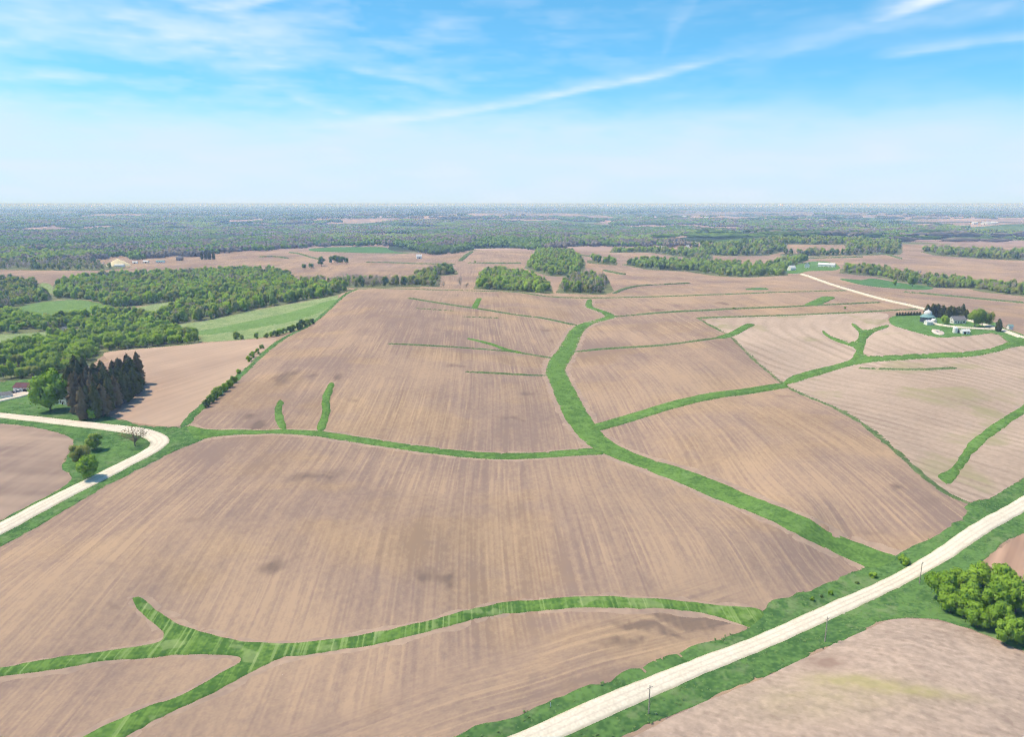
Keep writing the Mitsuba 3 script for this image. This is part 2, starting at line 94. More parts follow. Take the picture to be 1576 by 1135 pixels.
LINE = {
 'thin_a': (5, [(-105.2,721.5),(-69.9,695.5),(-36.2,676.4),(7.3,655.8),(30.2,651.6),(56.9,625)]),
 'thin_a2': (6, [(-34.8,749.4),(-36.2,676.4)]),
 'thin_b': (2.5, [(-91.1,659.8),(-53.7,656.3)]),
 'thin_b2': (2.5, [(-44.3,628.9),(-11.7,634)]),
 'thin_c': (3, [(-88,495.5),(-69.4,496.4),(-50.9,499.5),(-15.5,501.9),(-3.8,502.8),(5.6,501.7),(27.8,492.8)]),
 'thin_c2': (5, [(-32.8,533.4),(-16.1,523.2),(-3.3,505.2),(5.6,501.7)]),
 'thin_d': (3, [(-28.1,428.5),(-13.4,429.6),(4.9,433.4),(22.4,439.6)]),
 'thin_e': (4, [(46.2,514.2),(65.1,520),(85.9,518.8),(110.1,516.9),(130.4,525.3),(160.8,544.5),(175.1,554.1)]),
 'thin_e2': (8, [(164.2,546.9),(176.3,558.3),(190.1,580.6),(205.5,603)]),
 'thin_f': (5, [(97.3,669.3),(142.4,676.1),(183.3,681.3),(219.6,695),(267.6,703.3),(302.7,714.6),(342.8,725.4),(386.9,741.9)]),
 'thin_f2': (14, [(306.4,719.3),(350.3,781.5)]),
 'thin_g': (9, [(42.6,340.8),(55.1,350.7),(74.7,363.7),(94.7,374),(117.1,389.2),(139.9,401.6),(161.4,411.6)]),
 'thin_h': (5, [(228.9,451.9),(249.6,438.7),(262.6,434),(279.1,435.8)]),
 'far_line_a': (9, [(-561,1591.1),(-530.2,1607.9),(-491.3,1562)]),
 'far_line_b': (5, [(-285.1,1385.9),(-210.5,1376),(-160.3,1375.5),(-109.3,1363.4)]),
 'far_line_c': (10, [(-104.7,1438),(-99.8,1524.8),(-100,1778.4)]),
 'far_line_d': (8, [(-83.7,1392.3),(-35,1374.2),(15,1375.6)]),
 'far_line_e': (9, [(152.5,1646.4),(181.7,1574.2),(212.4,1536.9)]),
 'far_line_f': (6, [(822.7,1616.2),(815.9,1549.1),(799.3,1465.1)]),
 'far_line_g': (6, [(495,891.8),(528.3,867.6),(538.7,810.2),(554.3,763.8)]),
 'far_line_h': (5, [(576.1,1538),(649,1512.6),(746.4,1515.6)]),
 'far_line_i': (5, [(-550.5,1768.7),(-469.9,1626.9),(-390.9,1492.1)]),
 'boundary_right': (3, [(169.4,636.7),(171.3,590.7),(174.7,552.8),(165.9,489),(165.5,430.3),(164.7,406.8),(167.6,384),(171.1,347.5),(168.9,309.8),(164.5,274.4),(164.1,252.6),(168.1,243.7),(173.9,237.7)]),
 'boundary_top': (7, [(-196.6,892.6),(-142.2,824),(-105,829.1),(-68.7,850.2),(-30.1,863.4),(9.6,871.4),(34.7,803.2),(83.5,809.9),(120.9,810.8),(157.5,807.1),(195.6,811.4),(235.1,819.5),(275.3,827.3),(316.9,837),(358.1,843.8),(402.7,856.4)]),
 'boundary_nook': (6, [(170.2,640.2),(195.7,642.7),(221.9,647.1),(248.7,652.1),(281.4,658.2),(314.9,664.8),(353.3,674.1),(394.4,686.4)]),
 'boundary_left': (5, [(-160.5,331.8),(-163.9,351.4),(-164.6,391.8),(-167.7,436.1),(-175.9,497),(-180.8,557.3),(-174.2,589.2),(-176,648.6),(-185.6,751.7),(-192.6,874.3)]),
 'road_left': (7.6, [(-318.4,367.4),(-299.8,361.6),(-282.9,357.4),(-261.9,350.6),(-243.8,344.9),(-223.1,338.5),(-203.8,333.7),(-184.5,327.9),(-174.3,322.3),(-166.2,315.7),(-161.4,309.4),(-160.2,302.9),(-161.1,293.6),(-163,286.7),(-165.9,266.8),(-170,252),(-173.5,238.1),(-175.4,227),(-176.1,212.8),(-176.3,202.2),(-176.4,192.5)]),
 'road_far': (6.5, [(462.9,1135.9),(454.6,1071.2),(425.7,948.7),(411.9,871.1),(407.4,782.2),(401.4,690.9),(402,661.6),(392.3,593.7),(393.4,561.3),(391,537.1),(385.4,482.6)]),
 'drive_right': (4.5, [(353,588.6),(356.1,575),(361.6,570.4),(369.8,564.9),(387.5,562.2),(392.3,560)]),
 'drive_left': (5, [(-291.5,368.9),(-286.3,385.7),(-282.8,392.3),(-282,402.4),(-281.6,406.4)]),
 'far_thin_a': (6, [(123.9,858.4),(143.5,909),(170.8,945.3),(213.2,961.2),(245.6,985.4)]),
 'far_thin_b': (8, [(159.5,1230.7),(181.9,1157.7)]),
}
WOOD = {
 'big': [(-9249,8012),(-9184,8221),(-9183,8505),(-7986,7662),(-7904,7864),(-7662,7917),(-7360,7911),(-7159,8016),(-7504,8769),(-7178,8772),(-6272,8030),(-6003,8072),(-6474,9166),(-5351,7999),(-4940,7821),(-4698,7904),(-4053,7277),(-3807,7326),(-3562,7385),(-3182,7159),(-2867,7055),(-2329,6320),(-1984,6004),(-1640,5682),(-1393,5648),(-1154,5638),(-938,5759),(-700,5789),(-464,5878),(-214,6261),(68,6337),(298,6382),(550,6657),(732,6180),(926,5997),(1108,5821),(1327,5750),(1341,4943),(1527,4900),(1683,4777),(1804,4645),(1873,4414),(1886,4097),(1933,3823),(2013,3656),(2094,3552),(2180,3469),(1760,2811),(1626,2795),(1489,2769),(1420,2868),(1335,2949),(1439,3245),(1220,3063),(1099,3109),(992,3219),(758,2831),(620,2724),(524,2613),(492,1997),(492,1895),(382,1987),(313,2007),(241,2012),(167,2008),(124,1905),(45,1842),(21,1942),(-51,2017),(-114,1991),(-147,1648),(-219,1817),(-258,1921),(-356,2093),(-435,2107),(-522,2151),(-614,2202),(-615,1951),(-645,1834),(-738,1794),(-749,1690),(-813,1744),(-825,1640),(-846,1595),(-920,1710),(-968,1710),(-881,1517),(-955,1525),(-1028,1530),(-1104,1539),(-1150,1523),(-1196,1508),(-1243,1496),(-1313,1510),(-1394,1537),(-1439,1522),(-1484,1509),(-1518,1486),(-1541,1455),(-1563,1424),(-1590,1400),(-1622,1382),(-2827,2429)],
 'grey_edge': [(-1555,1570),(-1504,1581),(-1442,1581),(-1380,1580),(-1274,1527),(-1211,1523),(-1157,1530),(-1104,1539),(-1024,1524),(-947,1512),(-867,1492),(-788,1400),(-747,1389),(-768,1319),(-819,1305),(-886,1315),(-966,1344),(-1026,1353),(-1088,1364),(-1138,1361),(-1181,1350),(-1228,1342),(-1279,1342),(-1338,1347)],
 'right_band': [(475,1888),(569,1836),(724,1943),(811,1962),(990,2182),(1002,2019),(1033,1915),(878,1624),(765,1616),(854,1833),(769,1817),(695,1829),(641,1692),(577,1622),(479,1639),(458,1699)],
 'right_band_b': [(619,1632),(681,1613),(741,1594),(809,1608),(888,1643),(842,1567),(782,1560),(724,1557),(669,1561),(603,1589)],
 'left_mid': [(-611,943),(-585,938),(-560,937),(-477,847),(-448,868),(-405,908),(-378,952),(-350,934),(-322,1022),(-351,1136),(-424,1260),(-467,1320),(-504,1274),(-535,1279),(-577,1268),(-617,1255),(-662,1231),(-700,1200),(-707,1106)],
 'strip_mid': [(-416,764),(-392,756),(-380,807),(-354,878),(-345,968),(-316,1020),(-222,901),(-204,879),(-205,817),(-246,814),(-283,789),(-309,727),(-351,707),(-371,716)],
 'crest_line': [(-322,1022),(-259,976),(-200,924),(-158,895),(-124,910),(-136,1000),(-180,1019),(-228,1048),(-279,1059),(-332,1073)],
 'low_left_a': [(-714,781),(-687,783),(-659,784),(-630,784),(-600,783),(-571,783),(-554,784),(-502,746),(-480,768),(-462,802),(-402,758),(-351,697),(-371,678),(-403,684),(-434,687),(-463,684),(-491,670),(-513,665),(-534,661),(-555,656),(-576,652),(-596,647)],
 'low_left_b': [(-431,649),(-430,680),(-401,680),(-371,678),(-349,693),(-318,661),(-276,607),(-262,575),(-289,574),(-329,574),(-333,557),(-301,472),(-308,448),(-335,449),(-348,444),(-360,439),(-372,433),(-384,427),(-395,422),(-476,512),(-465,521),(-454,532),(-442,543),(-430,554),(-417,565),(-418,585)],
 'low_left_c': [(-1033,1142),(-979,1128),(-927,1115),(-876,1102),(-831,1096),(-791,1096),(-740,1102),(-655,976),(-606,936),(-606,878),(-600,824),(-629,822),(-657,818),(-684,815),(-711,812),(-736,805)],
 'clump_k1': [(-133,964),(-103,937),(-123,1158),(-96,1191),(-105,1254),(-141,1203),(-149,1101)],
 'clump_k2': [(-42,906),(10,886),(44,863),(49,996),(13,1147),(-31,1218),(-50,1143)],
 'clump_k3': [(29,1290),(65,1142),(108,1140),(136,1381),(146,1748),(67,1771)],
 'clump_k4': [(61,879),(108,856),(121,885),(137,1055),(116,1129),(77,1028)],
 'strip_s1': [(216,1364),(247,1276),(312,1258),(337,1182),(371,1119),(433,1132),(505,1325),(464,1408),(390,1468),(337,1468),(285,1475)],
 'strip_s0': [(152,1383),(194,1355),(202,1416),(159,1444)],
 'strip_s2': [(246,1760),(331,1718),(361,1644),(431,1560),(465,1685),(410,1792),(352,1900),(278,1953)],
 'strip_s3': [(549,1178),(565,1167),(590,1159),(611,1083),(610,1017),(652,1007),(634,928),(633,874),(637,832),(695,909),(684,946),(677,993),(679,1071),(643,1141),(625,1229),(586,1255)],
 'strip_s4': [(954,1658),(919,1541),(952,1472),(1003,1412),(1033,1377),(1055,1335),(1074,1294),(1229,1484),(1190,1509),(1146,1530),(1100,1552),(1060,1641),(1037,1754)],
 'strip_s5': [(1711,2716),(1771,2652),(1810,2565),(1896,2544),(1972,2512),(2022,2452),(2176,2641),(2116,2699),(2040,2742),(1959,2781),(1927,3002)],
 'farm_trees': [(469,1233),(503,1301),(579,1433),(593,1492),(545,1472)],
}
HOLE = {
 'f': [(-1312,1939),(-1440,2155),(-1263,1990),(-1197,1852),(-1134,1694)],
 'h1': [(-3660,5677),(-3920,6328),(-3089,5034),(-3140,4935)],
 'h2': [(-4129,6889),(-4045,7014),(-3691,6496),(-3817,6413)],
 'h3': [(-3754,7180),(-3301,7247),(-3070,6872),(-3174,6574),(-3590,6920)],
 'h5': [(-2136,5187),(-1916,5224),(-1615,5017),(-1648,4720),(-1879,4713)],
 'h6': [(-756,4465),(-564,4543),(-384,4357),(-520,3901)],
 'h7': [(-2575,4156),(-2541,4424),(-2283,4239),(-2325,4045)],
 'h8': [(-796,5992),(-544,5983),(-312,6351),(-47,6502),(-34,6303),(-266,5931),(-487,5775),(-711,5737)],
 'h9': [(1507,4066),(1674,4072),(1824,4041),(1808,3707),(1628,3604),(1489,3581)],
 'h4': [(169,2029),(215,2031),(294,2022),(366,1985),(431,1926),(447,1812),(404,1767),(341,1834),(270,1875),(189,1858)],
}
TREE = [  # kind, x, y, height, crown width, where
 ('round', 123.7, 184.1, 9.7, 8.3, 'corner'),
 ('round', 131.1, 186.7, 9.7, 8.4, 'corner'),
 ('round', 138.7, 188.7, 9.3, 8.8, 'corner'),
 ('round', 140.7, 182.5, 8.6, 8.2, 'corner'),
 ('round', 121.6, 176.1, 8.9, 7.2, 'corner'),
 ('round', 128.6, 177.3, 9.3, 8.3, 'corner'),
 ('round', 133.5, 175.7, 9.2, 8.3, 'corner'),
 ('round', 137.9, 173.9, 8.7, 8.2, 'corner'),
 ('round', 122.9, 166.8, 8.5, 7.2, 'corner'),
 ('round', 127.2, 165.2, 8.5, 7.5, 'corner'),
 ('round', 127.8, 159.0, 8.2, 7.2, 'corner'),
 ('round', 138.9, 168.5, 8.5, 7.6, 'corner'),
 ('round', 146.8, 179.6, 8.9, 8.1, 'corner'),
 ('round', 123.4, 173.1, 7.2, 6.0, 'corner'),
 ('round', 123.9, 158.0, 6.3, 5.6, 'corner'),
 ('round', 131.3, 155.8, 8.1, 7.1, 'corner'),
 ('broad', -245.4, 361.9, 22.8, 18.7, 'maple'),
 ('shrub_tree', -183.0, 283.3, 9.3, 8.5, 'tri1'),
 ('shrub_tree', -187.6, 301.9, 8.6, 7.6, 'tri2'),
 ('shrub_tree', -169.9, 266.9, 11.0, 9.7, 'tri3'),
 ('bare', -171.6, 306.1, 9.3, 10.1, 'tri4'),
 ('shrub_tree', -212.2, 343.3, 7.5, 5.6, 'groveshrub'),
 ('shrub', 125.8, 207.5, 3.5, 3.8, 'v1'),
 ('shrub', 112.9, 200.8, 2.3, 2.6, 'v2'),
 ('shrub', 93.7, 188.0, 1.7, 1.7, 'v3'),
 ('shrub', 86.5, 183.6, 1.9, 1.5, 'v4'),
 ('shrub', 90.4, 186.1, 1.1, 1.3, 'v5'),
 ('shrub', 106.0, 196.6, 1.1, 1.4, 'v5'),
 ('pine', -216.8, 343.3, 19.2, 8.3, 'grove'),
 ('pine', -215.3, 345.9, 18.6, 7.7, 'grove'),
 ('pine', -211.4, 346.0, 20.2, 8.2, 'grove'),
 ('pine', -227.9, 355.7, 22.4, 10.1, 'grove'),
 ('pine', -225.7, 359.8, 21.1, 8.1, 'grove'),
 ('pine', -219.5, 357.9, 22.4, 8.0, 'grove'),
 ('pine', -210.6, 350.8, 17.5, 10.1, 'grove'),
 ('pine', -212.4, 360.6, 21.4, 7.9, 'grove'),
 ('pine', -213.1, 367.4, 18.1, 9.0, 'grove'),
 ('pine', -213.2, 375.0, 18.0, 10.2, 'grove'),
 ('pine', -213.5, 380.7, 15.7, 9.3, 'grove'),
 ('pine', -214.8, 389.9, 17.8, 9.2, 'grove'),
 ('pine', -216.9, 396.6, 15.3, 11.2, 'grove'),
 ('pine', -223.3, 367.6, 19.5, 10.7, 'grove'),
 ('pine', -221.1, 372.4, 22.2, 10.1, 'grove'),
 ('pine', -222.1, 381.7, 18.9, 10.2, 'grove'),
 ('pine', -223.5, 390.3, 18.6, 9.6, 'grove'),
 ('pine', -224.4, 400.9, 17.4, 11.2, 'grove'),
 ('pine', -225.4, 407.4, 19.2, 11.8, 'grove'),
 ('pine', -225.0, 414.6, 20.8, 9.5, 'grove'),
 ('pine', -232.1, 374.0, 19.8, 9.8, 'grove'),
 ('pine', -237.6, 374.2, 19.2, 9.4, 'grove'),
 ('pine', -252.7, 391.9, 18.6, 11.4, 'grove'),
 ('pine', -250.1, 397.5, 21.2, 9.3, 'grove'),
 ('pine', -245.0, 397.5, 17.4, 8.9, 'grove'),
 ('pine', -233.8, 387.4, 15.3, 10.0, 'grove'),
 ('pine', -235.9, 397.4, 18.4, 9.0, 'grove'),
 ('pine', -235.5, 406.7, 18.0, 9.0, 'grove'),
 ('pine', -236.3, 414.4, 17.6, 11.9, 'grove'),
 ('pine', -234.0, 420.2, 18.6, 11.3, 'grove'),
 ('pine', -262.0, 413.5, 20.7, 10.3, 'grove'),
 ('pine', -257.3, 414.0, 18.7, 11.2, 'grove'),
 ('pine', -251.2, 413.4, 15.5, 9.5, 'grove'),
 ('pine', -249.1, 418.1, 15.7, 9.8, 'grove'),
 ('pine', -257.4, 398.8, 17.1, 9.8, 'grove'),
 ('shrub', -161.1, 359.3, 4.3, 4.5, 'hedge'),
 ('shrub', -161.5, 366.0, 5.0, 4.9, 'hedge'),
 ('shrub', -162.2, 373.0, 5.5, 5.3, 'hedge'),
 ('shrub', -162.6, 380.2, 5.6, 5.4, 'hedge'),
 ('shrub', -162.9, 387.5, 5.3, 5.1, 'hedge'),
 ('shrub', -163.3, 395.2, 5.0, 5.2, 'hedge'),
 ('shrub', -164.4, 405.0, 4.7, 4.6, 'hedge'),
 ('shrub', -170.3, 427.6, 3.3, 3.2, 'hedge'),
 ('shrub', -175.9, 462.2, 4.4, 4.3, 'hedge'),
 ('shrub', -177.6, 474.2, 5.0, 4.5, 'hedge'),
 ('shrub', -179.1, 487.3, 4.2, 4.1, 'hedge'),
 ('shrub', -182.3, 507.2, 3.4, 3.8, 'hedge'),
 ('shrub', -196.6, 557.8, 4.8, 4.7, 'hedge'),
 ('shrub', -194.5, 562.4, 4.8, 4.7, 'hedge'),
 ('shrub', -191.2, 563.5, 5.3, 5.3, 'hedge'),
 ('shrub', -188.8, 567.6, 5.4, 5.3, 'hedge'),
 ('shrub', -186.3, 571.5, 5.4, 5.3, 'hedge'),
 ('shrub', -183.8, 575.5, 5.4, 5.4, 'hedge'),
 ('shrub', -181.2, 579.5, 6.0, 5.9, 'hedge'),
 ('shrub', -178.6, 583.5, 6.6, 6.5, 'hedge'),
 ('shrub', -177.0, 591.2, 7.8, 7.1, 'hedge'),
 ('shrub', -174.6, 598.5, 6.2, 6.1, 'hedge'),
 ('shrub', -173.6, 607.0, 5.1, 5.1, 'hedge'),
 ('shrub', -225.9, 568.4, 7.0, 6.4, 'hedge'),
 ('shrub', -219.6, 564.4, 4.3, 3.7, 'hedge'),
 ('shrub', -204.9, 559.0, 5.8, 4.7, 'hedge'),
 ('pine', 370.1, 626.3, 12.3, 8.6, 'farmpine'),
 ('pine', 374.6, 625.9, 12.9, 9.4, 'farmpine'),
 ('pine', 379.0, 625.6, 12.9, 9.4, 'farmpine'),
 ('pine', 380.9, 621.0, 12.2, 9.3, 'farmpine'),
 ('pine', 382.8, 616.5, 11.0, 9.3, 'farmpine'),
 ('pine', 387.2, 616.3, 11.5, 9.3, 'farmpine'),
 ('pine', 391.2, 616.2, 11.5, 9.3, 'farmpine'),
 ('pine', 392.6, 612.0, 14.3, 6.9, 'farmpine'),
 ('pine', 393.5, 608.1, 9.7, 8.4, 'farmpine'),
 ('pine', 384.4, 638.8, 10.7, 8.8, 'farmpine'),
 ('pine', 392.8, 629.2, 10.6, 8.7, 'farmpine'),
 ('pine', 349.7, 638.0, 3.9, 3.2, 'windbreak'),
 ('pine', 352.4, 638.2, 3.9, 3.3, 'windbreak'),
 ('pine', 355.2, 638.4, 3.9, 3.3, 'windbreak'),
 ('pine', 357.9, 638.7, 3.9, 3.3, 'windbreak'),
 ('pine', 360.7, 639.0, 3.9, 3.3, 'windbreak'),
 ('pine', 363.4, 639.3, 3.9, 3.3, 'windbreak'),
 ('pine', 366.3, 639.7, 3.9, 3.3, 'windbreak'),
 ('pine', 369.1, 640.2, 3.9, 3.3, 'windbreak'),
 ('pine', 372.0, 640.6, 3.9, 3.3, 'windbreak'),
 ('shrub_tree', 361.1, 583.9, 8.2, 7.0, 'farmsmall'),
 ('broad', 378.3, 571.8, 16.1, 11.2, 'farmbig'),
 ('broad', 384.4, 572.1, 15.0, 9.6, 'farmbig2'),
 ('olive', 390.5, 572.5, 13.4, 6.9, 'farmolive'),
 ('pine', 386.4, 555.1, 11.0, 7.2, 'farmcon'),
 ('dark', -347.4, 1377.4, 15.1, 13.8, 'roundclump'),
 ('dark', -336.1, 1372.3, 16.3, 15.0, 'roundclump'),
 ('dark', -325.1, 1367.8, 15.0, 13.7, 'roundclump'),
 ('dark', -316.9, 1365.0, 12.5, 9.9, 'roundclump'),
 ('dark', -350.0, 1408.4, 15.4, 12.8, 'roundclump'),
 ('dark', -356.4, 1334.9, 19.5, 14.6, 'lone'),
 ('dark', -380.3, 1303.0, 9.5, 9.5, 'lonebush'),
 ('dark', -368.5, 1308.0, 9.6, 10.7, 'lonebush2'),
 ('pine', -676.1, 1558.6, 19.9, 9.9, 'darkspruce'),
 ('pine', -665.3, 1553.2, 22.7, 11.3, 'darkspruce'),
 ('pine', -655.0, 1548.8, 22.6, 11.3, 'darkspruce'),
 ('pine', -644.9, 1545.1, 19.7, 9.8, 'darkspruce'),
 ('pine', -678.4, 1594.7, 21.8, 11.6, 'darkspruce'),
 ('broad', 567.7, 1394.9, 20.4, 21.6, 'farfarm'),
 ('broad', 504.4, 1356.3, 17.4, 13.6, 'farfarm2'),
 ('round', 568.8, 1202.6, 16.5, 19.8, 'farfarm3'),
 ('round', 548.3, 1015.1, 10.3, 5.6, 'meadow1'),
 ('broad', 577.1, 1021.3, 23.5, 15.0, 'meadow2'),
 ('olive', -157.6, 929.0, 9.4, 6.0, 'crestline'),
 ('olive', -151.1, 930.7, 10.3, 6.8, 'crestline'),
 ('olive', -144.7, 933.6, 7.8, 6.0, 'crestline'),
 ('bare', -68.9, 939.3, 13.9, 6.9, 'crestline'),
 ('bare', -90.7, 932.8, 8.6, 6.0, 'crestline'),
 ('bare', -59.4, 925.3, 6.8, 5.1, 'crestline'),
 ('bare', -96.3, 929.4, 9.4, 6.8, 'crestline'),
 ('shrub', -191.8, 1822.7, 8.3, 9.9, 'fieldbush'),
 ('shrub', -72.7, 1402.1, 3.8, 5.1, 'fieldbush'),
 ('shrub', 219.0, 693.1, 1.9, 3.8, 'fieldbush'),
 ('shrub', 326.4, 690.0, 2.6, 2.5, 'fieldbush'),
]
SPOT = {'white_barn_left': (np.float64(-287.9), np.float64(406.6)), 'house_left': (np.float64(-244.4), np.float64(378.3)), 'shed_left': (np.float64(-287.2), np.float64(389.5)), 'car_left': (np.float64(-291.0), np.float64(398.8)), 'car_left2': (np.float64(-292.2), np.float64(402.7)), 'round_barn': (np.float64(355.0), np.float64(599.3)), 'shed_a': (np.float64(347.8), np.float64(584.7)), 'shed_b': (np.float64(355.4), np.float64(589.9)), 'house_right': (np.float64(374.5), np.float64(586.3)), 'bin': (np.float64(349.0), np.float64(550.0)), 'shed_c': (np.float64(354.9), np.float64(547.5)), 'dark_box': (np.float64(352.0), np.float64(549.9)), 'tank_pad': (np.float64(335.8), np.float64(550.7)), 'hut_right': (np.float64(402.9), np.float64(565.7)), 'pole_a': (np.float64(30.1), np.float64(134.8)), 'pole_b': (np.float64(80.2), np.float64(161.0)), 'pole_c': (np.float64(123.7), np.float64(194.7)), 'post': (np.float64(8.5), np.float64(135.7)), 'barn_k': (np.float64(-200.6), np.float64(1543.4)), 'mound': (np.float64(-786.6), np.float64(1419.7)), 'w1': (np.float64(-789.5), np.float64(1495.2)), 'w2': (np.float64(-768.6), np.float64(1499.6)), 'w3': (np.float64(-740.3), np.float64(1503.4)), 'w4': (np.float64(-726.5), np.float64(1562.9)), 'f1': (np.float64(487.1), np.float64(1241.5)), 'f2': (np.float64(530.2), np.float64(1280.8)), 'f3': (np.float64(570.9), np.float64(1294.1)), 'd1': (np.float64(407.6), np.float64(1922.5)), 'd2': (np.float64(496.7), np.float64(1988.6)), 'd3': (np.float64(450.9), np.float64(1843.0)), 'd4': (np.float64(478.9), np.float64(1803.7)), 'tower': (np.float64(1751.7), np.float64(2617.2)), 'house_t': (np.float64(1836.9), np.float64(2687.7)), 'e1': (np.float64(1467.2), np.float64(6170.2)), 'e2': (np.float64(1474.7), np.float64(5866.4)), 'e3': (np.float64(1608.3), np.float64(5992.8)), 't1': (np.float64(2381.5), np.float64(3719.6)), 't2': (np.float64(2386.8), np.float64(3655.7)), 't3': (np.float64(2399.3), np.float64(3634.8)), 't4': (np.float64(2422.5), np.float64(3630.8)), 't5': (np.float64(5554.1), np.float64(8238.6)), 't6': (np.float64(5641.4), np.float64(8258.2)), 't7': (np.float64(4994.3), np.float64(7214.9)), 't8': (np.float64(6080.8), np.float64(8730.5)), 'hut_wood': (np.float64(-441.9), np.float64(690.4)), 'g1': (np.float64(-256.3), np.float64(1499.2)), 'q1': (np.float64(5577.1), np.float64(8739.2)), 'q2': (np.float64(4890.0), np.float64(7300.5))}
DARK = [  # damp dark soil: x, y, half sizes, strength
 (-71, 196, 5.2, 4.4, 0.8),
 (-26, 192, 3.8, 3.6, 0.8),
 (-19, 190, 4.2, 2.6, 0.75),
 (-80, 266, 10.3, 6.7, 0.6),
 (-75, 272, 10.4, 4.7, 0.5),
 (-135, 407, 5.7, 18.2, 0.8),
 (-118, 409, 3.2, 7.3, 0.8),
 (-102, 404, 4.6, 6.7, 0.8),
 (-123, 330, 4.4, 6.8, 0.8),
 (-136, 344, 8.6, 6.6, 0.5),
 (-35, 444, 6.5, 5.5, 0.8),
 (-48, 272, 3.7, 4.1, 0.4),
 (147, 256, 3.6, 4.0, 0.7),
 (141, 272, 4.2, 3.9, 0.35),
 (47, 174, 11.2, 3.2, 1.0),
 (34, 168, 8.1, 2.6, 0.8),
 (57, 175, 6.6, 2.7, 1.0),
 (27, 161, 7.7, 2.5, 0.65),
 (40, 166, 7.1, 1.7, 0.5),
 (2, 156, 4.8, 1.8, 0.3),
 (-108, 174, 2.8, 1.6, 0.4),
 (1, 349, 10.1, 2.8, 0.7),
 (8, 390, 6.0, 3.7, 0.5),
 (-31, 374, 5.6, 4.1, 0.3),
 (-85, 366, 4.1, 5.8, 0.4),
 (-124, 677, 12.6, 10.9, 0.3),
 (142, 693, 12.0, 12.1, 0.6),
 (221, 738, 9.3, 15.1, 0.7),
 (97, 744, 9.3, 15.2, 0.4),
 (32, 553, 6.3, 10.1, 0.5),
 (30, 597, 10.2, 8.4, 0.4),
 (-203, 628, 15.6, 17.9, 0.4),
 (-154, 576, 7.6, 10.4, 0.3),
 (193, 406, 9.9, 6.3, 0.4),
 (156, 389, 8.2, 5.9, 0.5),
 (155, 242, 7.9, 5.3, 0.35),
 (126, 229, 7.8, 2.6, 0.35),
 (91, 292, 5.3, 3.3, 0.3),
 (67, 390, 7.0, 4.2, 0.3),
 (-108, 224, 8.8, 4.3, 0.3),
 (94, 202, 11.9, 3.3, 0.3),
 (58, 182, 11.4, 1.4, 0.35),
 (-124, 193, 7.5, 3.2, 0.3),
]
ROAD_W = 5.6
ROAD_RIGHT = [(-107.7,52.2),(-7.4,118.1),(4.1,125.9),(10.2,130.2),(21.8,137.3),(34.8,145.5),(48.9,154),(64.2,162.6),(86.1,175.5),(100.7,185.7),(114.7,195.6),(129.1,203.8),(140.1,209.2),(155.2,219.4),(174.3,233.4),(193.8,247.2),(224.5,266.8),(430.7,408.1)]
HEADLAND = [(-33.4,114.3),(-21.8,120),(-9.2,126.9),(-4.6,129.9),(1.7,134),(11.1,140),(21.1,144.8),(34.4,153.5),(49,162.5),(59.2,167.7),(63.4,170.7)]


def warp(x, y):
    r = np.hypot(x, y) + 1e-6
    w = np.log1p(r / 250.0)
    return np.stack([x / r * w, y / r * w], -1)
_rbf = RBFInterpolator(warp(CTRL[:, 0], CTRL[:, 1]), CTRL[:, 2], kernel='thin_plate_spline', smoothing=2e-4)
def height(x, y):
    """Ground level in metres at the world points (x, y): the rolling land."""
    x, y = np.broadcast_arrays(np.asarray(x, float), np.asarray(y, float))
    q = np.stack([x.ravel(), y.ravel()], -1)
    z = _rbf(warp(q[:, 0], q[:, 1]))
    r = np.hypot(q[:, 0], q[:, 1])
    p3 = np.stack([q[:, 0], q[:, 1], 0 * r], -1)
    far = np.clip((r - 700) / 1500, 0, 1)
    z = z + (fbm(p3 / 55.0, 2, 3) - .5) * .9 + far * (fbm(p3 / 620.0, 3, 5) - .5) * 44 + np.clip((r - 4000) / 6000, 0, 1) * (fbm(p3 / 2600.0, 3, 9) - .5) * 24
    return z.reshape(x.shape)

RNG = np.random.default_rng(11)


# ------------------------------------------------------------------ materials
def rgb(c): return {'type': 'rgb', 'value': list(c)}
def diffuse(name, fn, two=False, bump=None, eps=.05):
    b = {'type': 'diffuse', 'reflectance': mikit.proc(fn) if callable(fn) else rgb(fn)}
    if bump:
        b = {'type': 'bumpmap', 'nested': b, 'arbitrary': mikit.proc(bump, eps), 'scale': 1.0}
    scene[name] = {'type': 'twosided', 'bsdf': b} if two else b
    return name


SPOTS = np.array(DARK)


def dark_spots(x, y):
    s = mi.Float(0)
    x, y = x + 7 * (dfbm(x / 7, y / 12, 51, 4) - .5), y + 11 * (dfbm(x / 7, y / 12, 57, 4) - .5)
    for a, b, rx, ry, k in DARK:
        s = dr.maximum(s, k * dr.exp(-dr.square((x - a) / rx) - dr.square((y - b) / ry)))
    return s


